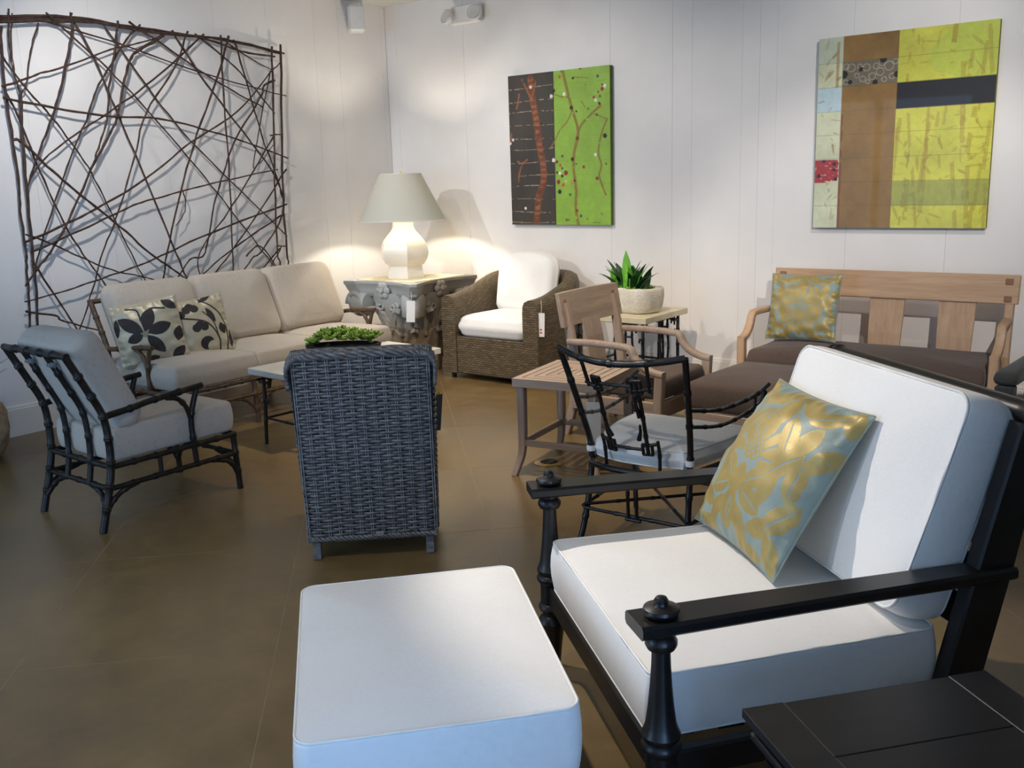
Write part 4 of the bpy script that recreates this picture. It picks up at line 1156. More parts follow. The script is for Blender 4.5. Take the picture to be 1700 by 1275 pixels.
    for (x, y, r, c) in dots:
        cx, cy = (x - 135) / 710 * asp, (y - 115) / 1080
        put(col, (X - cx) ** 2 + (V - cy) ** 2 < (r / 1080) ** 2 * 1.1, c)
    put(col, stroke(X, V, [(0.825 * asp, 0.988), (0.86 * asp, 0.984), (0.90 * asp, 0.988)], 0.0018), (50, 60, 20), 0.8)
    return col
def paint_blocks(U, V, asp):
    col = np.zeros(U.shape + (3,)); X = U * asp; r8 = lambda k: k / 8 + 0.006
    n1 = vnoise(U, V, 8, 11)[..., None]; n2 = vnoise(U, V, 26, 12)[..., None]
    cream = np.array(lin(206, 208, 172)) * (0.88 + 0.22 * n1); brown = np.array(lin(142, 108, 56)) * (0.72 + 0.42 * n1 + 0.12 * n2); lime = np.array(lin(206, 204, 78)) * (0.86 + 0.2 * n1 + 0.05 * n2)
    col[:] = np.where((U < 0.147)[..., None], cream, np.where((U < 0.47)[..., None], brown, lime))
    put(col, (U < 0.147) & (V < 0.13), (186, 196, 176), 0.7)
    put(col, (U < 0.147) & (V > 0.256) & (V < 0.382), (190, 212, 216))
    put(col, (U > 0.47) & (V < 0.258) & (U + vnoise(U, V, 6, 4) * 0.3 > 0.9), (176, 196, 76), 0.6)
    rr_ = random.Random(5)
    for k in range(30):   # bamboo canes and leaves rubbed into the ground
        x = rr_.uniform(0.48, 0.99) * asp; y = rr_.uniform(0, 0.9); L = rr_.uniform(0.1, 0.4); s = rr_.uniform(-0.12, 0.12)
        put(col, stroke(X, V, [(x, y), (x + s * L, y + L)], rr_.uniform(0.006, 0.012)) & (U > 0.475) & (vnoise(U, V, 30, k) > 0.3), (168, 140, 48), 0.5)
    for k in range(70):
        cx, cy = rr_.uniform(0.48, 0.99), rr_.uniform(0.02, 0.99)
        put(col, lens(X, V, cx * asp, cy, rr_.uniform(0, 180), rr_.uniform(0.015, 0.05), rr_.uniform(0.004, 0.010)) & (U > 0.475), (156, 128, 52), rr_.uniform(0.15, 0.55))
    for k in range(26):
        cx, cy = rr_.uniform(0.01, 0.14), rr_.uniform(0.02, 0.99)
        put(col, lens(X, V, cx * asp, cy, rr_.uniform(0, 180), rr_.uniform(0.012, 0.04), rr_.uniform(0.003, 0.008)) & (U < 0.147), (158, 116, 60), rr_.uniform(0.3, 0.7))
    put(col, stroke(X, V, [(0.12 * asp, 0.03), (0.118 * asp, 0.25)], 0.008) & (U < 0.147), (168, 132, 70), 0.7)
    put(col, (np.abs(U - 0.155) < 0.008) & (V > 0.4) & (vnoise(U, V, 36, 21) > 0.3), (128, 68, 34), 0.8)
    for k in range(1, 8):
        put(col, np.abs(V - r8(k)) < 0.0016, (90, 84, 40), 0.45)
    put(col, (U > 0.147) & (U < 0.47) & (V > 0.13) & (V < 0.255), (112, 104, 88), 0.9)
    cs = [(0.20, 0.163, 0.020), (0.25, 0.16, 0.012), (0.29, 0.168, 0.018), (0.345, 0.165, 0.014), (0.38, 0.15, 0.016), (0.42, 0.17, 0.022), (0.455, 0.15, 0.013), (0.235, 0.205, 0.012), (0.27, 0.225, 0.014), (0.325, 0.215, 0.017), (0.37, 0.195, 0.019), (0.395, 0.235, 0.012), (0.44, 0.222, 0.014), (0.17, 0.235, 0.013), (0.30, 0.24, 0.010), (0.17, 0.155, 0.014)]
    for (cx, cy, r) in cs:
        d = np.sqrt((X - cx * asp) ** 2 + (V - cy) ** 2); put(col, (np.abs(d - r) < 0.0018) & (U > 0.15) & (U < 0.47), (176, 170, 150), 0.9)
    for (cx, cy, r) in ((0.385, 0.134, 0.018), (0.257, 0.175, 0.012), (0.157, 0.195, 0.020), (0.195, 0.235, 0.012), (0.343, 0.246, 0.014), (0.468, 0.215, 0.016)):
        put(col, ((X - cx * asp) ** 2 + (V - cy) ** 2 < r * r) & (U > 0.148) & (U < 0.47) & (V > 0.13) & (V < 0.255), (38, 34, 30))
    put(col, (U < 0.147) & (V > 0.634) & (V < 0.758), (214, 198, 150))
    for k in range(60):
        cx, cy, r = (k % 8 + 0.5 * ((k // 8) % 2) + rr_.uniform(-.15, .15)) / 8 * 0.15, 0.642 + (k // 8) * 0.0165 + rr_.uniform(-.003, .003), rr_.uniform(0.008, 0.0125)
        put(col, ((X - cx * asp) ** 2 + (V - cy) ** 2 < r * r) & (U < 0.147) & (V > 0.634) & (V < 0.758), (34, 26, 24) if k in (3, 14, 30, 41, 55) else (166, 42, 40))
    put(col, (U > 0.47) & (V > 0.258) & (V < 0.387), (32, 31, 36))
    put(col, (U > 0.47) & (np.abs(V - 0.388) < 0.002), (120, 50, 26), 0.8)
    put(col, (U > 0.47) & (V > 0.758) & (V < 0.886), (134, 140, 78), 0.62)
    put(col, np.abs(U - 0.147) < 0.002, (190, 190, 170), 0.5)
    return col
canvas('abstract_painting', -5.065, -4.066, 1.222, 2.452, paint_green, 'canvas', 'tall painting, half dark brown and half bright green with branches and dots', 230, 300)
canvas('abstract_painting', -2.415, -1.309, 1.210, 2.462, paint_blocks, 'canvasl', 'wide painting of lime, brown and cream blocks with a black band above the teak bench', 280, 320)

# ================================================================== SPEAKER and EMERGENCY LIGHT
spk = thing('wall_speaker', 'small white box speaker mounted near the ceiling in the room corner', 'speaker', (-6.40, 6.20, 3.02), math.radians(-40))
b = MB(); b.cbox((0, 0, 0), (0.155, 0.14, 0.22), 0.018); bx = b.build('cabinet', 'whiteplastic', spk, 0)
b = MB(); b.cbox((0.0, -0.0705, 0), (0.135, 0.004, 0.198), 0.002); b.build('grille', 'whiteplastic', bx, 0)
b = MB(); b.tube([(-0.02, 0.06, 0.09), (-0.02, 0.055, 0.13), (-0.02, 0.05, 0.168)], 0.010, 8); b.build('ceiling_bracket', 'whiteplastic', spk, 40)
em = thing('emergency_light', 'white emergency light box with two round chrome lamp heads high on the back wall', 'emergency light', (-5.50, YB, 3.0))
b = MB(); b.cbox((0, -0.03, 0.0), (0.32, 0.058, 0.15), 0.01); b.build('housing', 'whiteplastic', em, 0)
for sx in (-1, 1):
    Rm = Matrix.Rotation(math.radians(70), 3, 'X') @ Matrix.Rotation(math.radians(12 * sx), 3, 'Y')
    hb = MB(); hb.lathe([(0.03, -0.05), (0.06, -0.02), (0.068, 0.0), (0.068, 0.012), (0.060, 0.014)], 24, (sx * 0.155, -0.115, -0.01), Rm); hd = hb.build('lamp_head', 'whiteplastic', em, 40)
    hb = MB(); hb.lathe([(0.0, 0.004), (0.022, 0.006), (0.045, 0.010), (0.060, 0.015), (0.063, 0.012)], 24, (sx * 0.155, -0.115, -0.01), Rm); hb.build('reflector', 'steel', hd, 40)

# ================================================================== TEAK ARMCHAIR (faces right)
tc = thing('teak_armchair', 'pale teak open-arm chair with brown seat cushion beside the slatted table', 'armchair', (-3.25, 5.14, 0), -PI / 2)
HW = 0.31
def lean_pt(z): return 0.0 - 0.09 * max(0, (z - 0.35) / 0.55) ** 1.4
for s in (-1, 1):
    b = MB(); b.bar([(s * (HW - 0.03), -0.08, 0.0), (s * (HW - 0.03), -0.02, 0.2), (s * (HW - 0.03), 0.0, 0.35)] + [(s * (HW - 0.03), lean_pt(z), z) for z in (0.45, 0.55, 0.65, 0.75, 0.84)], [0.042] * 8, [0.05, 0.055, 0.06, 0.06, 0.058, 0.055, 0.05, 0.045], (1, 0, 0), 0.005); b.build('rear_post', 'greyteakv', tc, 0)
    # arm runs level, then sweeps down in a hollow curve to the front leg
    pts = [(s * HW, -0.03, 0.605), (s * HW, 0.15, 0.610), (s * HW, 0.30, 0.606), (s * HW, 0.395, 0.600)] + [(s * HW, 0.635 - 0.225 * math.cos(a), 0.625 - 0.170 * math.sin(a)) for a in np.linspace(0.22, PI / 2, 10)]
    b = MB(); b.bar(pts, 0.052, [0.036] * len(pts), (1, 0, 0), 0.005); b.build('arm', 'greyteak', tc, 50)
    b = MB(); b.bar([(s * HW, 0.61, 0.46), (s * HW, 0.60, 0.25), (s * HW, 0.61, 0.0)], 0.050, [0.055, 0.055, 0.042], (1, 0, 0), 0.005); b.build('front_leg', 'greyteakv', tc, 0)
    b = MB(); b.bar([(s * HW, 0.0, 0.235), (s * HW, 0.60, 0.235)], 0.032, 0.10, (1, 0, 0), 0.004); b.build('side_rail', 'greyteaky' if 'greyteaky' in M else 'greyteak', tc, 0)
rail = MB(); R = []
ax = Vector((0, -0.19, 0.98)).normalized()
for x in np.linspace(-0.345, 0.345, 13):
    yb_ = -0.055 - 0.03 * (1 - (x / 0.345) ** 2)
    R.append((x, yb_))
vs = []; fs = []
for (x, yb_) in R:
    for (zz, dy) in ((0.695, 0.018), (0.905, 0.018), (0.905, -0.012), (0.695, -0.012)):
        vs.append((x, yb_ + dy - (zz - 0.70) * 0.19, zz))
for i in range(len(R) - 1):
    for k in range(4): fs.append((i * 4 + k, (i + 1) * 4 + k, (i + 1) * 4 + (k + 1) % 4, i * 4 + (k + 1) % 4))
fs += [(0, 1, 2, 3), tuple((len(R) - 1) * 4 + k for k in (3, 2, 1, 0))]
rail.add(vs, fs); ro = rail.build('top_rail', 'greyteak', tc, 30)
for s in (-1, 1):
    for zz in (0.745, 0.845):
        b = MB(); y = -0.055 - 0.03 * (1 - (0.29 / 0.345) ** 2) - (zz - 0.70) * 0.19
        b.cbox((s * 0.285, y + 0.003, zz), (0.036, 0.036, 0.032), 0.002, Matrix.Rotation(0.19, 3, 'X')); b.build('peg', 'peg', ro, 0)
b = MB(); b.bar([(0, -0.01, 0.30), (0, -0.02, 0.45), (0, -0.045, 0.60), (0, -0.075, 0.72)], 0.20, 0.02, (1, 0, 0), 0.003); b.build('splat', 'greyteakv', tc, 0)
b = MB(); b.bar([(-HW, 0.60, 0.235), (HW, 0.60, 0.235)], 0.032, 0.10, (0, 1, 0), 0.004); b.build('front_rail', 'greyteak', tc, 0)
b = MB(); b.bar([(-HW, 0.0, 0.235), (HW, 0.0, 0.235)], 0.032, 0.10, (0, 1, 0), 0.004); b.build('rear_rail', 'greyteak', tc, 0)
cushion('seat_cushion', 0.56, 0.56, 0.13, 'brownfab', tc, (0, 0.325, 0.355), rc=0.03, rt=0.022, crown=0.015, bulge=0.006)

# ================================================================== BROWN OTTOMAN with teak frame
ot = thing('brown_ottoman', 'low brown upholstered ottoman on a pale teak base in front of the teak bench', 'ottoman', (-2.205, 5.315, 0), math.radians(-2))
cushion('seat_cushion', 0.64, 0.80, 0.17, 'brownfab', ot, (0, 0, 0.325), rc=0.03, rt=0.035, crown=0.022, bulge=0.006)
b = MB()
for sy in (-1, 1): b.cbox((0, sy * 0.385, 0.205), (0.63, 0.03, 0.07), 0.004)
for sx in (-1, 1): b.cbox((sx * 0.305, 0, 0.205), (0.03, 0.74, 0.07), 0.004)
b.build('base_frame', 'greyteak', ot, 0)
for sx in (-1, 1):
    for sy in (-1, 1):
        b = MB(); b.bar([(sx * 0.295, sy * 0.375, 0.22), (sx * 0.295, sy * 0.375, 0.1), (sx * 0.31, sy * 0.39, 0.0)], 0.045, [0.045, 0.045, 0.034], (1, 0, 0), 0.004); b.build('leg', 'greyteakv', ot, 0)

# ================================================================== TEAK BENCH against the back wall
bn = thing('teak_bench', 'pale teak settee with broad back slats and long brown seat cushion against the back wall', 'bench', (-1.815, 6.37, 0))
BW = 0.72
for s in (-1, 1):
    b = MB(); b.bar([(s * BW, 0.06, 0.0), (s * BW, 0.0, 0.3), (s * BW, -0.02, 0.45), (s * BW, 0.0, 0.65), (s * BW, 0.035, 0.88)], 0.05, 0.05, (1, 0, 0), 0.005); b.build('rear_post', 'teakv', bn, 0)
    pts = [(s * (BW + 0.0), -0.01, 0.672), (s * (BW + 0.02), -0.18, 0.684), (s * (BW + 0.032), -0.32, 0.684), (s * (BW + 0.036), -0.385, 0.680)] + [(s * (BW + 0.04), -0.565 + 0.17 * math.cos(a), 0.70 - 0.172 * math.sin(a)) for a in np.linspace(0.25, PI / 2, 10)]
    b = MB(); b.bar(pts, 0.05, 0.036, (1, 0, 0), 0.005); b.build('arm', 'teaky', bn, 50)
    b = MB(); b.bar([(s * (BW + 0.04), -0.545, 0.53), (s * (BW + 0.04), -0.54, 0.25), (s * (BW + 0.045), -0.55, 0.0)], 0.05, [0.05, 0.055, 0.042], (1, 0, 0), 0.005); b.build('front_leg', 'teakv', bn, 0)
    b = MB(); b.bar([(s * (BW + 0.02), -0.54, 0.27), (s * (BW + 0.02), 0.0, 0.27)], 0.03, 0.09, (1, 0, 0), 0.004); b.build('side_rail', 'teaky', bn, 0)
b = MB(); b.cbox((0, 0.018, 0.857), (1.535, 0.032, 0.178), 0.005, Matrix.Rotation(-0.15, 3, 'X')); ro = b.build('top_rail', 'teak', bn, 0)
for s in (-1, 1):
    for zz in (0.80, 0.905):
        b = MB(); b.cbox((s * (BW - 0.01), 0.004 + (zz - 0.857) * 0.15, zz), (0.042, 0.02, 0.036), 0.002, Matrix.Rotation(-0.15, 3, 'X')); b.build('peg', 'peg', ro, 0)
for x in (-0.425, 0.0, 0.425):
    b = MB(); b.bar([(x, -0.03, 0.40), (x, -0.02, 0.55), (x, 0.005, 0.69), (x, 0.016, 0.79)], [0.20, 0.208, 0.216, 0.222], 0.02, (1, 0, 0), 0.003); b.build('back_slat', 'teakv', bn, 0)
b = MB(); b.bar([(-BW, -0.54, 0.27), (BW, -0.54, 0.27)], 0.03, 0.09, (0, 1, 0), 0.004); b.build('front_rail', 'teak', bn, 0)
b = MB(); b.bar([(-BW, -0.02, 0.33), (BW, -0.02, 0.33)], 0.03, 0.09, (0, 1, 0), 0.004); b.build('rear_rail', 'teak', bn, 0)
cushion('seat_cushion', 1.42, 0.53, 0.165, 'brownfab', bn, (0, -0.31, 0.395), rc=0.03, rt=0.035, crown=0.018, bulge=0.008)

# damask: mirrored floral in gold on blue-grey
def damask_mask(U, V):
    X = np.abs(U); m_ = np.zeros_like(U, bool)
    def leafx(cx, cy, a, L, W, sh=0.8): return lens(X, V, cx, cy, a, L, W, sh)
    # central crown flower
    for a in range(-10, 200, 30):
        m_ |= petal(U, V, 0.0, 0.02, a, 0.16, 0.075, 0.2)
    ring = U ** 2 + ((V - 0.12) * 1.5) ** 2
    m_ |= (ring < 0.05) & (np.sin(U * 60) * np.sin(V * 60) > -0.2)
    m_ |= lens(U, V, 0.0, -0.28, 90, 0.22, 0.14) | lens(U, V, 0.0, -0.62, 90, 0.26, 0.16) | lens(U, V, 0, 0.62, 90, 0.26, 0.17)
    for (cx, cy, a, L, W) in ((0.28, -0.18, 35, 0.22, 0.12), (0.33, -0.42, -20, 0.24, 0.12), (0.28, -0.72, -50, 0.26, 0.12), (0.5, -0.2, 80, 0.25, 0.11), (0.55, 0.1, 50, 0.26, 0.13), (0.36, 0.42, 120, 0.26, 0.13), (0.62, 0.42, 70, 0.24, 0.12), (0.3, 0.82, 160, 0.26, 0.11), (0.66, 0.78, 30, 0.25, 0.12), (0.78, -0.02, 100, 0.26, 0.11), (0.82, -0.42, 60, 0.26, 0.13), (0.62, -0.62, 20, 0.22, 0.11), (0.85, -0.8, 120, 0.22, 0.11), (0.88, 0.3, 60, 0.24, 0.10), (0.5, -0.92, 0, 0.25, 0.08), (0.9, 0.85, 110, 0.2, 0.1), (0.15, 0.95, 20, 0.2, 0.07)):
        m_ |= leafx(cx, cy, a, L, W)
    for (cx, cy, a, L, W) in ((0.28, -0.18, 35, 0.2, 0.012), (0.33, -0.42, -20, 0.22, 0.012), (0.55, 0.1, 50, 0.24, 0.012), (0.36, 0.42, 120, 0.24, 0.012), (0.82, -0.42, 60, 0.24, 0.014), (0.66, 0.78, 30, 0.22, 0.012), (0.78, -0.02, 100, 0.24, 0.012)):
        m_ &= ~leafx(cx, cy, a, L, W)
    m_ &= ~(lens(U, V, 0, -0.62, 90, 0.14, 0.05) ^ lens(U, V, 0, -0.62, 90, 0.10, 0.03))
    sc = np.sin(X * 37 + 4) * np.sin(V * 41) > 0.95
    m_ = (m_ & ~sc) | (np.sin(X * 33) * np.sin(V * 29 + 1) > 0.97)
    return m_
pillow('throw_pillow', 0.475, 0.45, 0.15, 'damask', (-2.285, 6.14, 0.715), frame3((1, 0.02, 0.02), (0, 0.30, 0.95)),
       'small gold and blue damask pillow sitting upright at the left end of the teak bench', damask_mask, 190)

# ================================================================== SLATTED TEAK SIDE TABLE
st = thing('slatted_side_table', 'weathered teak side table with mitred square slats and splayed legs behind the black dining chair', 'side table', (-2.875, 4.295, 0), math.radians(9))
TW_, TD_ = 0.50, 0.57
nr = 5; w0 = 0.041; gp = 0.006
for k in range(nr):
    a = TW_ / 2 - k * (w0 + gp); c = TD_ / 2 - k * (w0 + gp); a2, c2 = a - w0, c - w0
    if a2 < 0.0: a2 = 0.0
    th = 0.045 if k == 0 else 0.022; zt = 0.55
    for poly in ([(-a, -c), (a, -c), (a2, -c2), (-a2, -c2)], [(a, -c), (a, c), (a2, c2), (a2, -c2)], [(a, c), (-a, c), (-a2, c2), (a2, c2)], [(-a, c), (-a, -c), (-a2, -c2), (-a2, c2)]):
        b = MB(); b.prism(poly, (0, 0, zt - th / 2), (1, 0, 0), (0, 1, 0), (0, 0, 1), th)
        b.build('slat', 'greyteak' if abs(poly[0][1] - poly[1][1]) < 1e-6 else 'greyteaky', st, 0)
b = MB(); b.cbox((0, 0, 0.55 - 0.011), (2 * (TW_ / 2 - nr * (w0 + gp)), 2 * (TD_ / 2 - nr * (w0 + gp)), 0.022), 0.001); b.build('slat', 'greyteaky', st, 0)
for s in (-1, 1):
    b = MB(); b.cbox((s * 0.13, 0, 0.518), (0.03, TD_ - 0.1, 0.022), 0.002); b.build('batten', 'greyteaky', st, 0)
for sx in (-1, 1):
    for sy in (-1, 1):
        pts = crom([(sx * 0.212, sy * 0.247, 0.51), (sx * 0.212, sy * 0.247, 0.25), (sx * 0.218, sy * 0.253, 0.12), (sx * 0.250, sy * 0.285, 0.0)], 5)
        b = MB(); b.bar(pts, list(np.linspace(0.046, 0.034, len(pts))), list(np.linspace(0.046, 0.030, len(pts))), (1, 0, 0), 0.004); b.build('leg', 'greyteakv', st, 40)
for sy in (-1, 1):
    b = MB(); b.cbox((0, sy * 0.247, 0.185), (0.40, 0.022, 0.034), 0.003); b.build('stretcher', 'greyteak', st, 0)
for sx in (-1, 1):
    b = MB(); b.cbox((sx * 0.212, 0, 0.185), (0.022, 0.47, 0.034), 0.003); b.build('stretcher', 'greyteaky', st, 0)
price_tag((-2.60, 4.045, 0.505), 0.075, 0.22, 'blank white price tag hanging from the slatted teak side table', 0.055, math.radians(40), 0.0, mark=False)

# ================================================================== STONE-TOPPED IRON TABLE and SNAKE PLANT
mt = thing('stone_iron_table', 'side table with cream stone top on black fretted iron legs, holding the plant', 'side table', (-3.615, 6.12, 0))
b = MB(); b.cbox((0, 0, 0.5975), (0.66, 0.64, 0.045), 0.004); b.build('stone_top', 'marble', mt, 0)
for sx in (-1, 1):
    for sy in (-1, 1):
        x, y = sx * 0.275, sy * 0.265
        bam(mt, 'leg', [(x, y, 0.575), (x, y, 0.0)], 0.0125, 'iron', 0.12, smooth=False)
        b = MB()
        bamboo(b, [(x - sx * 0.002, y, 0.535), (x - sx * 0.075, y, 0.535)], 0.008, 0.04, smooth=False)
        bamboo(b, [(x - sx * 0.055, y, 0.57), (x - sx * 0.055, y, 0.50)], 0.007, 0.04, smooth=False)
        bamboo(b, [(x, y, 0.535), (x, y - sy * 0.075, 0.535)], 0.008, 0.04, smooth=False)
        bamboo(b, [(x, y - sy * 0.055, 0.57), (x, y - sy * 0.055, 0.50)], 0.007, 0.04, smooth=False)
        b.tube([(x - sx * 0.0, y, 0.45), (x - sx * 0.026, y, 0.455), (x - sx * 0.03, y, 0.43)], [0.006, 0.010, 0.007], 6)
        b.build('leg_fret', 'iron', mt, 60)
for sx in (-1, 1):
    b = MB(); x = sx * 0.275
    for dy in (-0.027, 0.027):
        bamboo(b, [(x, dy, 0.575), (x, dy, 0.46), (x, dy * 1.3, 0.33), (x, dy, 0.22)], 0.009, 0.09)
    bamboo(b, [(x, -0.027, 0.47), (x, 0.027, 0.47)], 0.008, 0.05, smooth=False); bamboo(b, [(x, -0.06, 0.562), (x, 0.06, 0.562)], 0.009, 0.05, smooth=False)
    b.build('centre_fret', 'iron', mt, 60)
    bam(mt, 'stretcher', [(x, -0.265, 0.22), (x, 0.265, 0.22)], 0.009, 'iron', 0.12, smooth=False)
for sy in (-1, 1):
    b = MB(); y = sy * 0.265
    for dx in (-0.027, 0.027):
        bamboo(b, [(dx + 0.16, y, 0.575), (dx + 0.16, y, 0.46), (dx * 1.3 + 0.16, y, 0.33), (dx + 0.16, y, 0.22)], 0.009, 0.09)
    bamboo(b, [(0.133, y, 0.47), (0.187, y, 0.47)], 0.008, 0.05, smooth=False); bamboo(b, [(0.09, y, 0.562), (0.23, y, 0.562)], 0.009, 0.05, smooth=False)
    b.build('centre_fret', 'iron', mt, 60)
    bam(mt, 'stretcher', [(-0.275, y, 0.22), (0.275, y, 0.22)], 0.009, 'iron', 0.12, smooth=False)

pb = thing('snake_plant_pot', 'spiky dark green snake plant in a rough white cast-stone trough on the stone-topped table', 'potted plant', (-3.575, 6.10, 0.62), math.radians(-14))
b = MB(); R = []
def pot_ring(hw, hd, z, rc): return [(x + 0.004 * math.sin(7 * y * 9 + z * 40), y, z + 0.004 * math.sin(x * 31)) for x, y in dense(rrect(2 * hw, 2 * hd, rc, 5), 0.05)]
base_n = None
for (s, z) in ((0.80, 0.0), (0.90, 0.012), (0.97, 0.06), (1.0, 0.12), (1.0, 0.165), (0.975, 0.182), (0.93, 0.185), (0.89, 0.17), (0.87, 0.14)):
    ring = [(x * s, y * s, z + (0.003 * math.sin(x * 40) if 0.1 < z else 0)) for x, y in dense(rrect(0.50, 0.30, 0.11, 5), 0.03)]
    R.append(ring)
b.rings(R); b.build('stone_trough', 'caststone', pb, 55)
def blade(L, W, bend, n=7):
    b = MB(); vs = []
    for i in range(n):
        t = i / (n - 1); w_ = W * (0.55 + 0.9 * t - 1.43 * t ** 2.6) if t < 0.98 else 0.0015
        w_ = max(w_, 0.0012); z = L * t * math.cos(bend * t * 0.6); x = L * t * math.sin(bend * t)
        for s in (-1, 0, 1): vs.append((x - (0.012 * (1 - t) if s == 0 else 0) * 1.0, s * w_, z))
        for s in (1, 0, -1): vs.append((x - 0.003 - (0.012 * (1 - t) if s == 0 else 0), s * w_, z))
    fs = []
    for i in range(n - 1):
        for k in range(6): fs.append((i * 6 + k, (i + 1) * 6 + k, (i + 1) * 6 + (k + 1) % 6, i * 6 + (k + 1) % 6))
    fs.append(tuple(range(6))); fs.append(tuple((n - 1) * 6 + k for k in range(6))[::-1])
    b.add(vs, fs); return b
pr = random.Random(3)
def put_blade(x, y, L, W, tilt, az, mat):
    b = blade(L, W * 1.35, tilt); o = b.build('leaf', mat, pb, 60); o.location = (x, y, 0.145); o.rotation_euler = (pr.uniform(-.1, .1), 0, az)
put_blade(-0.035, 0.0, 0.30, 0.036, 0.04, 2.2, 'leafl')
for (x, L, W, tl, az) in ((-0.11, 0.24, 0.026, 0.55, PI + 0.2), (-0.10, 0.19, 0.026, 1.0, PI), (-0.06, 0.20, 0.036, 0.30, PI - 0.6), (-0.02, 0.17, 0.038, 0.2, -1.3), (0.01, 0.19, 0.034, 0.35, 0.4), (0.03, 0.22, 0.030, 0.5, 0.1), (0.06, 0.17, 0.034, 0.35, -1.2), (0.09, 0.21, 0.026, 0.6, -0.1), (0.10, 0.19, 0.024, 1.2, -0.1), (-0.08, 0.16, 0.030, 0.8, -2.0), (0.0, 0.15, 0.034, 0.5, -1.5), (0.05, 0.15, 0.032, 0.7, -0.8), (-0.03, 0.21, 0.03, 0.2, 1.5), (0.08, 0.18, 0.03, 0.4, 1.2), (-0.12, 0.17, 0.024, 1.25, PI + 0.3), (0.02, 0.23, 0.03, 0.3, 0.9), (-0.13, 0.20, 0.03, 0.7, -2.4), (0.12, 0.20, 0.03, 0.7, -0.5), (-0.05, 0.22, 0.034, 0.35, -2.6), (0.04, 0.20, 0.036, 0.3, -1.8), (0.13, 0.18, 0.028, 0.9, 0.3), (-0.15, 0.18, 0.028, 0.9, 2.6), (0.0, 0.20, 0.036, 0.25, -0.9), (0.07, 0.22, 0.03, 0.45, 0.6), (-0.09, 0.21, 0.034, 0.45, 2.9)):
    put_blade(x, pr.uniform(-0.05, 0.04), L, W, tl, az, 'leafd' if pr.random() > 0.18 else 'leafl')
k = 0
for q in range(34):
    x, y = pr.uniform(-0.15, 0.15), pr.uniform(-0.085, 0.085)
    o = link('moss_tuft', pm[q % 3], pb, (x, y, 0.165), (pr.uniform(-.5, .5), pr.uniform(-.5, .5), pr.uniform(0, 6))); o.scale = (0.7, 0.7, 0.7)

# ================================================================== BLACK FRETWORK DINING CHAIR
mc = thing('fretwork_dining_chair', 'black iron faux-bamboo dining armchair with white seat cushion, behind the foreground chair', 'chair', (-1.935, 3.36, 0), math.radians(1.5))
def bk(s, t):
    """point on the bowed, raked back: s across 0..1, t from top 0 to seat 1"""
    hw = 0.285 - 0.05 * t; z = 0.915 - 0.455 * t - 0.03 * (1 - (2 * s - 1) ** 2) * (1 - t)
    y = -0.16 * max(0.0, 1 - t) ** 1.15 - 0.080 * (1 - (2 * s - 1) ** 2)
    return ((2 * s - 1) * hw, y, z)
for s in (0, 1):
    bam(mc, 'rear_post', [bk(s, 0), bk(s, 0.33), bk(s, 0.66), bk(s, 1.0), ((2 * s - 1) * 0.235, -0.01, 0.30), ((2 * s - 1) * 0.245, -0.05, 0.12), ((2 * s - 1) * 0.255, -0.10, 0.0)], 0.0135, 'iron', 0.15)
bam(mc, 'top_rail', [bk(s, 0.0) for s in (0, 0.15, 0.35, 0.5, 0.65, 0.85, 1.0)], 0.0145, 'iron', 0.14)
def fret(name, lst, r=0.0085, step=0.09):
    r *= 0.95
    for pts in lst:
        bam(mc, name, [bk(s, t) for s, t in pts], r, 'iron', step)
sym = lambda L: L + [[(1 - s, t) for s, t in p] for p in L]
fret('hanger', sym([[(0.24, 0.0), (0.242, 0.14), (0.245, 0.285)]]), 0.0085)
fret('cross_rod', sym([[(0.22, 0.25), (0.29, 0.262), (0.37, 0.27)]]), 0.0085, 0.05)
fret('fret_link', sym([[(0.30, 0.17), (0.30, 0.30)], [(0.37, 0.17), (0.37, 0.30)], [(0.295, 0.17), (0.375, 0.17)], [(0.295, 0.30), (0.375, 0.30)],
                       [(0.285, 0.84), (0.285, 0.945)], [(0.365, 0.84), (0.365, 0.945)], [(0.28, 0.84), (0.37, 0.84)], [(0.28, 0.945), (0.37, 0.945)]]), 0.0075, 0.3)
fret('fret_rod', sym([[(0.335, 0.17), (0.325, 0.45), (0.322, 0.94)]]), 0.009, 0.08)
fret('mid_rod', [[(0.37, 0.225), (0.5, 0.222), (0.63, 0.225)], [(0.365, 0.895), (0.5, 0.895), (0.635, 0.895)]], 0.0075, 0.06)
fret('low_rod', sym([[(0.225, 0.825), (0.29, 0.84), (0.365, 0.855)]]), 0.008, 0.05)
fret('low_post', sym([[(0.235, 0.80), (0.230, 0.95), (0.225, 1.12)]]), 0.008, 0.08)
for pts in sym([[(0.352, 0.33), (0.346, 0.44), (0.335, 0.535)], [(0.345, 0.62), (0.35, 0.70), (0.372, 0.78)]]):
    P = [Vector(bk(s, t)) + Vector((0, -0.014, 0)) for s, t in pts]; b = MB(); b.tube([tuple(p) for p in P], [0.005, 0.007, 0.011], 8); b.build('fret_stub', 'iron', mc, 60)
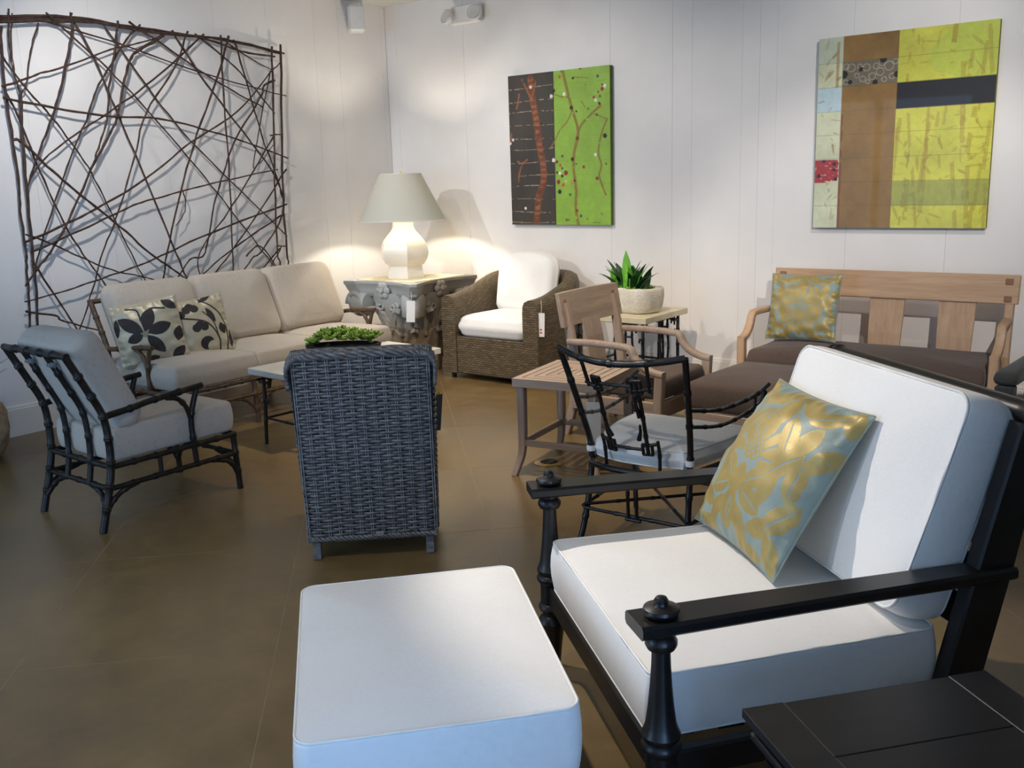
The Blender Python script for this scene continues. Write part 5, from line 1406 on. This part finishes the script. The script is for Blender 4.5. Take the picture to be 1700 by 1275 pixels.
# seat ring, arms, legs
seat = [(-0.235, 0.0), (-0.20, -0.055), (-0.1, -0.085), (0, -0.09), (0.1, -0.085), (0.20, -0.055), (0.235, 0.0), (0.30, 0.30), (0.31, 0.50), (0.27, 0.53), (-0.27, 0.53), (-0.31, 0.50), (-0.30, 0.30)]
b = MB(); b.tube([(x, y, 0.40) for x, y in seat], 0.014, 8, closed=True); b.build('seat_ring', 'iron', mc, 60)
for s in (-1, 1):
    bam(mc, 'front_leg', [(s * 0.325, 0.56, 0.655), (s * 0.315, 0.535, 0.50), (s * 0.305, 0.515, 0.40), (s * 0.30, 0.51, 0.2), (s * 0.305, 0.53, 0.0)], 0.0125, 'iron', 0.13)
    bam(mc, 'arm', [(s * 0.258, -0.075, 0.69), (s * 0.29, 0.13, 0.652), (s * 0.31, 0.33, 0.645), (s * 0.325, 0.48, 0.655), (s * 0.33, 0.595, 0.675)], 0.0095, 'iron', 0.11)
    bam(mc, 'lower_arm', [(s * 0.25, -0.05, 0.615), (s * 0.285, 0.18, 0.575), (s * 0.305, 0.40, 0.58), (s * 0.318, 0.53, 0.60)], 0.0085, 'iron', 0.11)
    b = MB(); x = s * 0.318
    bamboo(b, [(x, 0.47, 0.645), (x, 0.47, 0.54)], 0.007, 0.05, smooth=False); bamboo(b, [(x, 0.44, 0.585), (x, 0.55, 0.59)], 0.007, 0.05, smooth=False)
    b.build('arm_fret', 'iron', mc, 60)
    bam(mc, 'stretcher', [(s * 0.247, -0.055, 0.20), (s * 0.30, 0.515, 0.20)], 0.0085, 'iron', 0.14, smooth=False)
bam(mc, 'stretcher', [(-0.245, -0.05, 0.19), (0.245, -0.05, 0.19)], 0.0085, 'iron', 0.14, smooth=False)
bam(mc, 'stretcher', [(-0.30, 0.51, 0.19), (0.30, 0.51, 0.19)], 0.0085, 'iron', 0.14, smooth=False)
for s in (-1, 1): bam(mc, 'diagonal_brace', [(s * 0.245, -0.05, 0.205), (-s * 0.30, 0.51, 0.212 + 0.01 * s)], 0.0075, 'iron', 0.16, smooth=False)
b = MB()
for dx in (-0.02, 0.02): bamboo(b, [(dx, -0.07, 0.40), (dx, -0.06, 0.19)], 0.0075, 0.1, smooth=False)
bamboo(b, [(-0.035, -0.055, 0.178), (0.035, -0.055, 0.178)], 0.009, 0.05, smooth=False); b.build('lower_fret', 'iron', mc, 60)
co = [(x * 0.95, (y - 0.22) * 0.95 + (0.035 if y < -0.01 else 0)) for x, y in seat]
oc = []
for i in range(len(co)): oc.append(co[i])
oc = [(-y0, x0) if False else (x0, y0) for x0, y0 in oc]
sm = [(p[0], p[1]) for p in crom([(x, y, 0) for x, y in oc + oc[:1]], 4)[:-1]]
cushion('seat_cushion', 0.60, 0.60, 0.085, 'ivory', mc, (0, 0.22, 0.455), rt=0.03, crown=0.022, bulge=0.006, outline=sm, welt='piping', wr=0.0035)
for s in (-1, 1):
    b = MB(); b.lathe([(0.0185, -0.012), (0.020, 0.0), (0.0185, 0.012)], 12, (s * 0.235, -0.002, 0.45)); b.build('cushion_tie', 'piping', mc, 50)

# ================================================================== FLOOR OUTLETS
for (x, y, lb) in ((-3.055, 4.275, 'round brass floor outlet under the left edge of the slatted table'), (-2.735, 4.337, 'round brass floor outlet further right, under the middle of the slatted table')):
    t = thing('floor_outlet', lb, 'floor outlet', (x, y, 0), 0, 'brass floor outlets')
    b = MB(); b.lathe([(0.088, 0.0), (0.088, 0.003), (0.080, 0.006), (0.052, 0.007), (0.05, 0.004)], 32); b.build('flange', 'brass', t, 40)
    b = MB(); b.lathe([(0.049, 0.002), (0.049, 0.008), (0.045, 0.010)], 28); b.build('lid', 'soil', t, 40)

# ================================================================== STONE POT at the left edge
gp_ = thing('stone_planter', 'rough tan stone planter with a green plant at the left edge by the wall', 'planter', (-6.13, 2.36, 0))
b = MB(); R = []
for (r, z) in ((0.20, 0.0), (0.235, 0.02), (0.27, 0.10), (0.295, 0.20), (0.30, 0.28), (0.27, 0.335), (0.22, 0.35), (0.20, 0.31)):
    R.append([((r + 0.012 * math.sin(5 * a + z * 20) + 0.008 * math.sin(11 * a - z * 31)) * math.cos(a), (r + 0.012 * math.sin(5 * a + z * 20)) * math.sin(a), z) for a in np.linspace(0, 2 * PI, 49)[:-1]])
b.rings(R); b.build('pot', 'tanstone', gp_, 60)
for q in range(26):
    a = q * 2.4; tl = pr.uniform(0.3, 1.1); L = pr.uniform(0.22, 0.42)
    b = blade(L, 0.022, tl); o = b.build('leaf', 'leafd', gp_, 60); o.location = (0.09 * math.cos(a), 0.09 * math.sin(a), 0.30); o.rotation_euler = (0, 0, a)

# ================================================================== CHARCOAL CHAIR at the right edge
dk = thing('charcoal_armchair', 'charcoal upholstered open-arm chair at the right edge beside the teak bench', 'armchair', (-0.50, 5.28, 0), math.radians(-4))
def sbox(name, c, s, mat='charcoal', r=0.02):
    return cushion(name, s[0], s[1], s[2], mat, dk, c, rc=min(0.04, s[0] * .3, s[1] * .3), rt=min(r, s[2] * 0.3), crown=0.006, bulge=0.004, wob=0.001)
for s in (-1, 1):
    sbox('arm', (s * 0.33, 0.0, 0.585), (0.10, 0.66, 0.075))
    for y in (-0.29, 0.29):
        b = MB(); b.cbox((s * 0.33, y, 0.275), (0.085, 0.075, 0.55), 0.006); b.build('leg', 'charcoal', dk, 0)
sbox('back', (0, 0.33, 0.60), (0.66, 0.10, 0.36))
sbox('seat', (0, 0.0, 0.33), (0.56, 0.60, 0.20))

# ================================================================== FOREGROUND BLACK LOUNGE CHAIR with white cushions
fa = math.radians(50)
fv = Vector((math.cos(fa), math.sin(fa), 0)); fu = Vector((math.sin(fa), -math.cos(fa), 0))
# local x = across (fu), local y = front to back (fv)
fc = thing('plantation_lounge_chair', 'large black turned-wood lounge chair with thick white cushions in the foreground', 'armchair', (-1.324, 2.058, 0), math.atan2(fu.y, fu.x))
post = [(0.020, 0.0), (0.026, 0.01), (0.032, 0.08), (0.040, 0.14), (0.046, 0.165), (0.040, 0.18), (0.030, 0.19), (0.030, 0.20), (0.040, 0.207), (0.044, 0.218), (0.040, 0.228), (0.036, 0.232), (0.036, 0.300), (0.040, 0.304), (0.047, 0.314), (0.047, 0.322), (0.042, 0.331), (0.038, 0.334), (0.044, 0.340), (0.046, 0.350), (0.041, 0.360), (0.036, 0.375), (0.030, 0.42), (0.0255, 0.47), (0.0225, 0.52), (0.0215, 0.553), (0.0215, 0.558), (0.032, 0.562), (0.037, 0.572), (0.037, 0.582), (0.031, 0.592), (0.027, 0.596), (0.030, 0.610)]
knob = [(0.024, 0.0), (0.038, 0.004), (0.042, 0.012), (0.040, 0.019), (0.028, 0.024), (0.018, 0.026), (0.016, 0.030), (0.0165, 0.036), (0.012, 0.043), (0.004, 0.046)]
for s in (-1, 1):
    b = MB(); b.lathe(post, 28, (s * 0.49, 0.0, 0)); b.build('front_post', 'black', fc, 35)
    pts = [(s * 0.492, -0.065, 0.625), (s * 0.48, 0.2, 0.625), (s * 0.465, 0.5, 0.622), (s * 0.445, 0.93, 0.618)]
    b = MB(); b.bar(pts, [0.105, 0.098, 0.086, 0.075], 0.032, (1, 0, 0), 0.007); ao = b.build('arm', 'black', fc, 0)
    b = MB(); b.lathe(knob, 28, (s * 0.49, 0.0, 0.641)); b.build('finial', 'black', ao, 35)
    rp = [(s * 0.44, 0.76, 0.0), (s * 0.44, 0.775, 0.2), (s * 0.44, 0.82, 0.37), (s * 0.44, 0.89, 0.66), (s * 0.44, 0.965, 0.985)]
    b = MB(); b.bar(rp, 0.050, [0.06, 0.085, 0.11, 0.105, 0.085], (1, 0, 0), 0.006); b.build('rear_post', 'black', fc, 0)
    b = MB(); b.bar([(s * 0.49, 0.0, 0.265), (s * 0.445, 0.80, 0.265)], 0.034, 0.075, (1, 0, 0), 0.006); b.build('side_rail', 'black', fc, 0)
b = MB(); b.bar([(-0.49, 0.0, 0.265), (0.49, 0.0, 0.265)], 0.034, 0.075, (0, 1, 0), 0.006); b.build('front_rail', 'black', fc, 0)
b = MB(); b.bar([(-0.44, 0.80, 0.265), (0.44, 0.80, 0.265)], 0.034, 0.075, (0, 1, 0), 0.006); b.build('rear_rail', 'black', fc, 0)
# rolled crest rail with turned ends
prof = [(0.0, -0.475), (0.030, -0.475), (0.036, -0.468), (0.036, -0.458), (0.030, -0.452), (0.036, -0.446), (0.038, -0.436), (0.033, -0.428), (0.033, -0.40), (0.035, 0.0), (0.033, 0.40), (0.033, 0.428), (0.038, 0.436), (0.036, 0.446), (0.030, 0.452), (0.036, 0.458), (0.036, 0.468), (0.030, 0.475), (0.0, 0.475)]
b = MB(); b.lathe(prof, 22, (0, 0.985, 1.000), Matrix.Rotation(PI / 2, 3, 'Y')); b.build('crest_roll', 'black', fc, 35)
for k in range(5):
    t = 0.12 + k * 0.19; z = 0.42 + t * 0.56; y = 0.83 + (z - 0.37) * 0.235
    b = MB(); b.cbox((0, y, z), (0.84, 0.022, 0.085), 0.004, Matrix.Rotation(-0.23, 3, 'X')); b.build('back_slat', 'black', fc, 0)
for k in range(6):
    b = MB(); b.cbox((0, 0.08 + k * 0.13, 0.292), (0.84, 0.07, 0.016), 0.003); b.build('seat_slat', 'black', fc, 0)
out = [(-0.43, -0.375), (0.43, -0.375)]
oc = []
r = 0.045
def quad_round(P, r, n=5):
    res = []
    for i in range(len(P)):
        p, q, s = Vector((*P[i - 1], 0)), Vector((*P[i], 0)), Vector((*P[(i + 1) % len(P)], 0))
        a = q + (p - q).normalized() * r; c = q + (s - q).normalized() * r
        for k in range(n + 1):
            t = k / n; m_ = a * (1 - t) ** 2 + q * 2 * t * (1 - t) + c * t ** 2; res.append((m_.x, m_.y))
    return res
oc = quad_round([(0.445, -0.405), (0.415, 0.375), (-0.415, 0.375), (-0.445, -0.405)], 0.03)
cushion('seat_cushion', 0.88, 0.78, 0.165, 'ivory', fc, (0, 0.395, 0.385), rt=0.012, crown=0.020, bulge=0.007, outline=oc, welt='piping', wr=0.0042, wob=0.002)
cushion('back_cushion', 0.81, 0.58, 0.145, 'ivory', fc, (0, 0.806, 0.762), (PI / 2 - 0.330, 0, 0), rc=0.05, rt=0.012, crown=0.014, bulge=0.008, welt='piping', wr=0.0042, wob=0.003)
def fworld(l, d, z): return Vector((-1.324, 2.058, 0)) + fu * l + fv * d + Vector((0, 0, z))
lean = math.radians(33)
up = fv * math.sin(lean) + Vector((0, 0, math.cos(lean)))
pillow('throw_pillow', 0.53, 0.53, 0.22, 'damask', fworld(-0.145, 0.615, 0.722), frame3(fu * 1.0 + Vector((0, 0, -0.0)), up),
       'large gold and blue damask pillow leaning on the white foreground chair', damask_mask, 330)

# ================================================================== WHITE OTTOMAN
wo = thing('white_ottoman', 'white cushioned ottoman on black turned legs in the near foreground', 'ottoman', (-1.585, 1.635, 0), math.radians(-41.6))
cushion('cushion', 0.835, 0.635, 0.165, 'ivory', wo, (0, 0, 0.365), rc=0.04, rt=0.012, crown=0.018, bulge=0.004, welt='piping', wr=0.0038, wob=0.002)
for sx in (-1, 1):
    for sy in (-1, 1):
        b = MB(); b.lathe([(0.019, 0.0), (0.026, 0.01), (0.031, 0.07), (0.040, 0.13), (0.044, 0.155), (0.036, 0.175), (0.030, 0.19), (0.040, 0.203), (0.040, 0.216), (0.034, 0.225), (0.034, 0.285)], 22, (sx * 0.36, sy * 0.265, 0)); b.build('leg', 'black', wo, 35)
for sy in (-1, 1):
    b = MB(); b.cbox((0, sy * 0.265, 0.25), (0.72, 0.034, 0.062), 0.005); b.build('rail', 'black', wo, 0)
for sx in (-1, 1):
    b = MB(); b.cbox((sx * 0.36, 0, 0.25), (0.034, 0.53, 0.062), 0.005); b.build('rail', 'black', wo, 0)

# ================================================================== BLACK SIDE TABLE (near right)
bt = thing('black_side_table', 'black stained wood side table with plank top in the bottom right foreground', 'side table', tuple(fworld(1.04, 0.35, 0)), math.atan2(fu.y, fu.x) + math.radians(0))
tw, td = 0.58, 0.56
zt = 0.55
for s in (-1, 1):
    b = MB(); b.cbox((0, s * (td / 2 - 0.045), zt - 0.010), (tw, 0.0895, 0.020), 0.0012); b.build('top_end_board', 'blacktable', bt, 0)
b = MB()
ww = (td - 0.180) 
for k in range(3):
    b = MB(); b.cbox((-tw / 2 + tw / 6 + k * tw / 3, 0, zt - 0.0105), (tw / 3 - 0.0015, ww, 0.019), 0.0015); b.build('plank', 'blacktable', bt, 0)
for (s, z0, h_) in ((0.012, zt - 0.028, 0.016), (0.022, zt - 0.040, 0.010), (0.012, zt - 0.054, 0.018)):
    b = MB(); b.cbox((0, 0, z0), (tw - 2 * s, td - 2 * s, h_), 0.004); b.build('edge_moulding', 'blacktable', bt, 0)
b = MB(); b.cbox((0, 0, zt - 0.105), (tw - 0.07, td - 0.07, 0.085), 0.003); b.build('apron', 'blacktable', bt, 0)
for sx in (-1, 1):
    for sy in (-1, 1):
        b = MB(); b.lathe([(0.018, 0.0), (0.024, 0.02), (0.030, 0.25), (0.034, 0.32), (0.030, 0.34), (0.038, 0.36), (0.038, 0.46)], 20, (sx * (tw / 2 - 0.065), sy * (td / 2 - 0.065), 0)); b.build('leg', 'black', bt, 35)
b = MB(); b.cbox((0, 0, 0.14), (tw - 0.13, td - 0.13, 0.018), 0.003); b.build('shelf', 'blacktable', bt, 0)
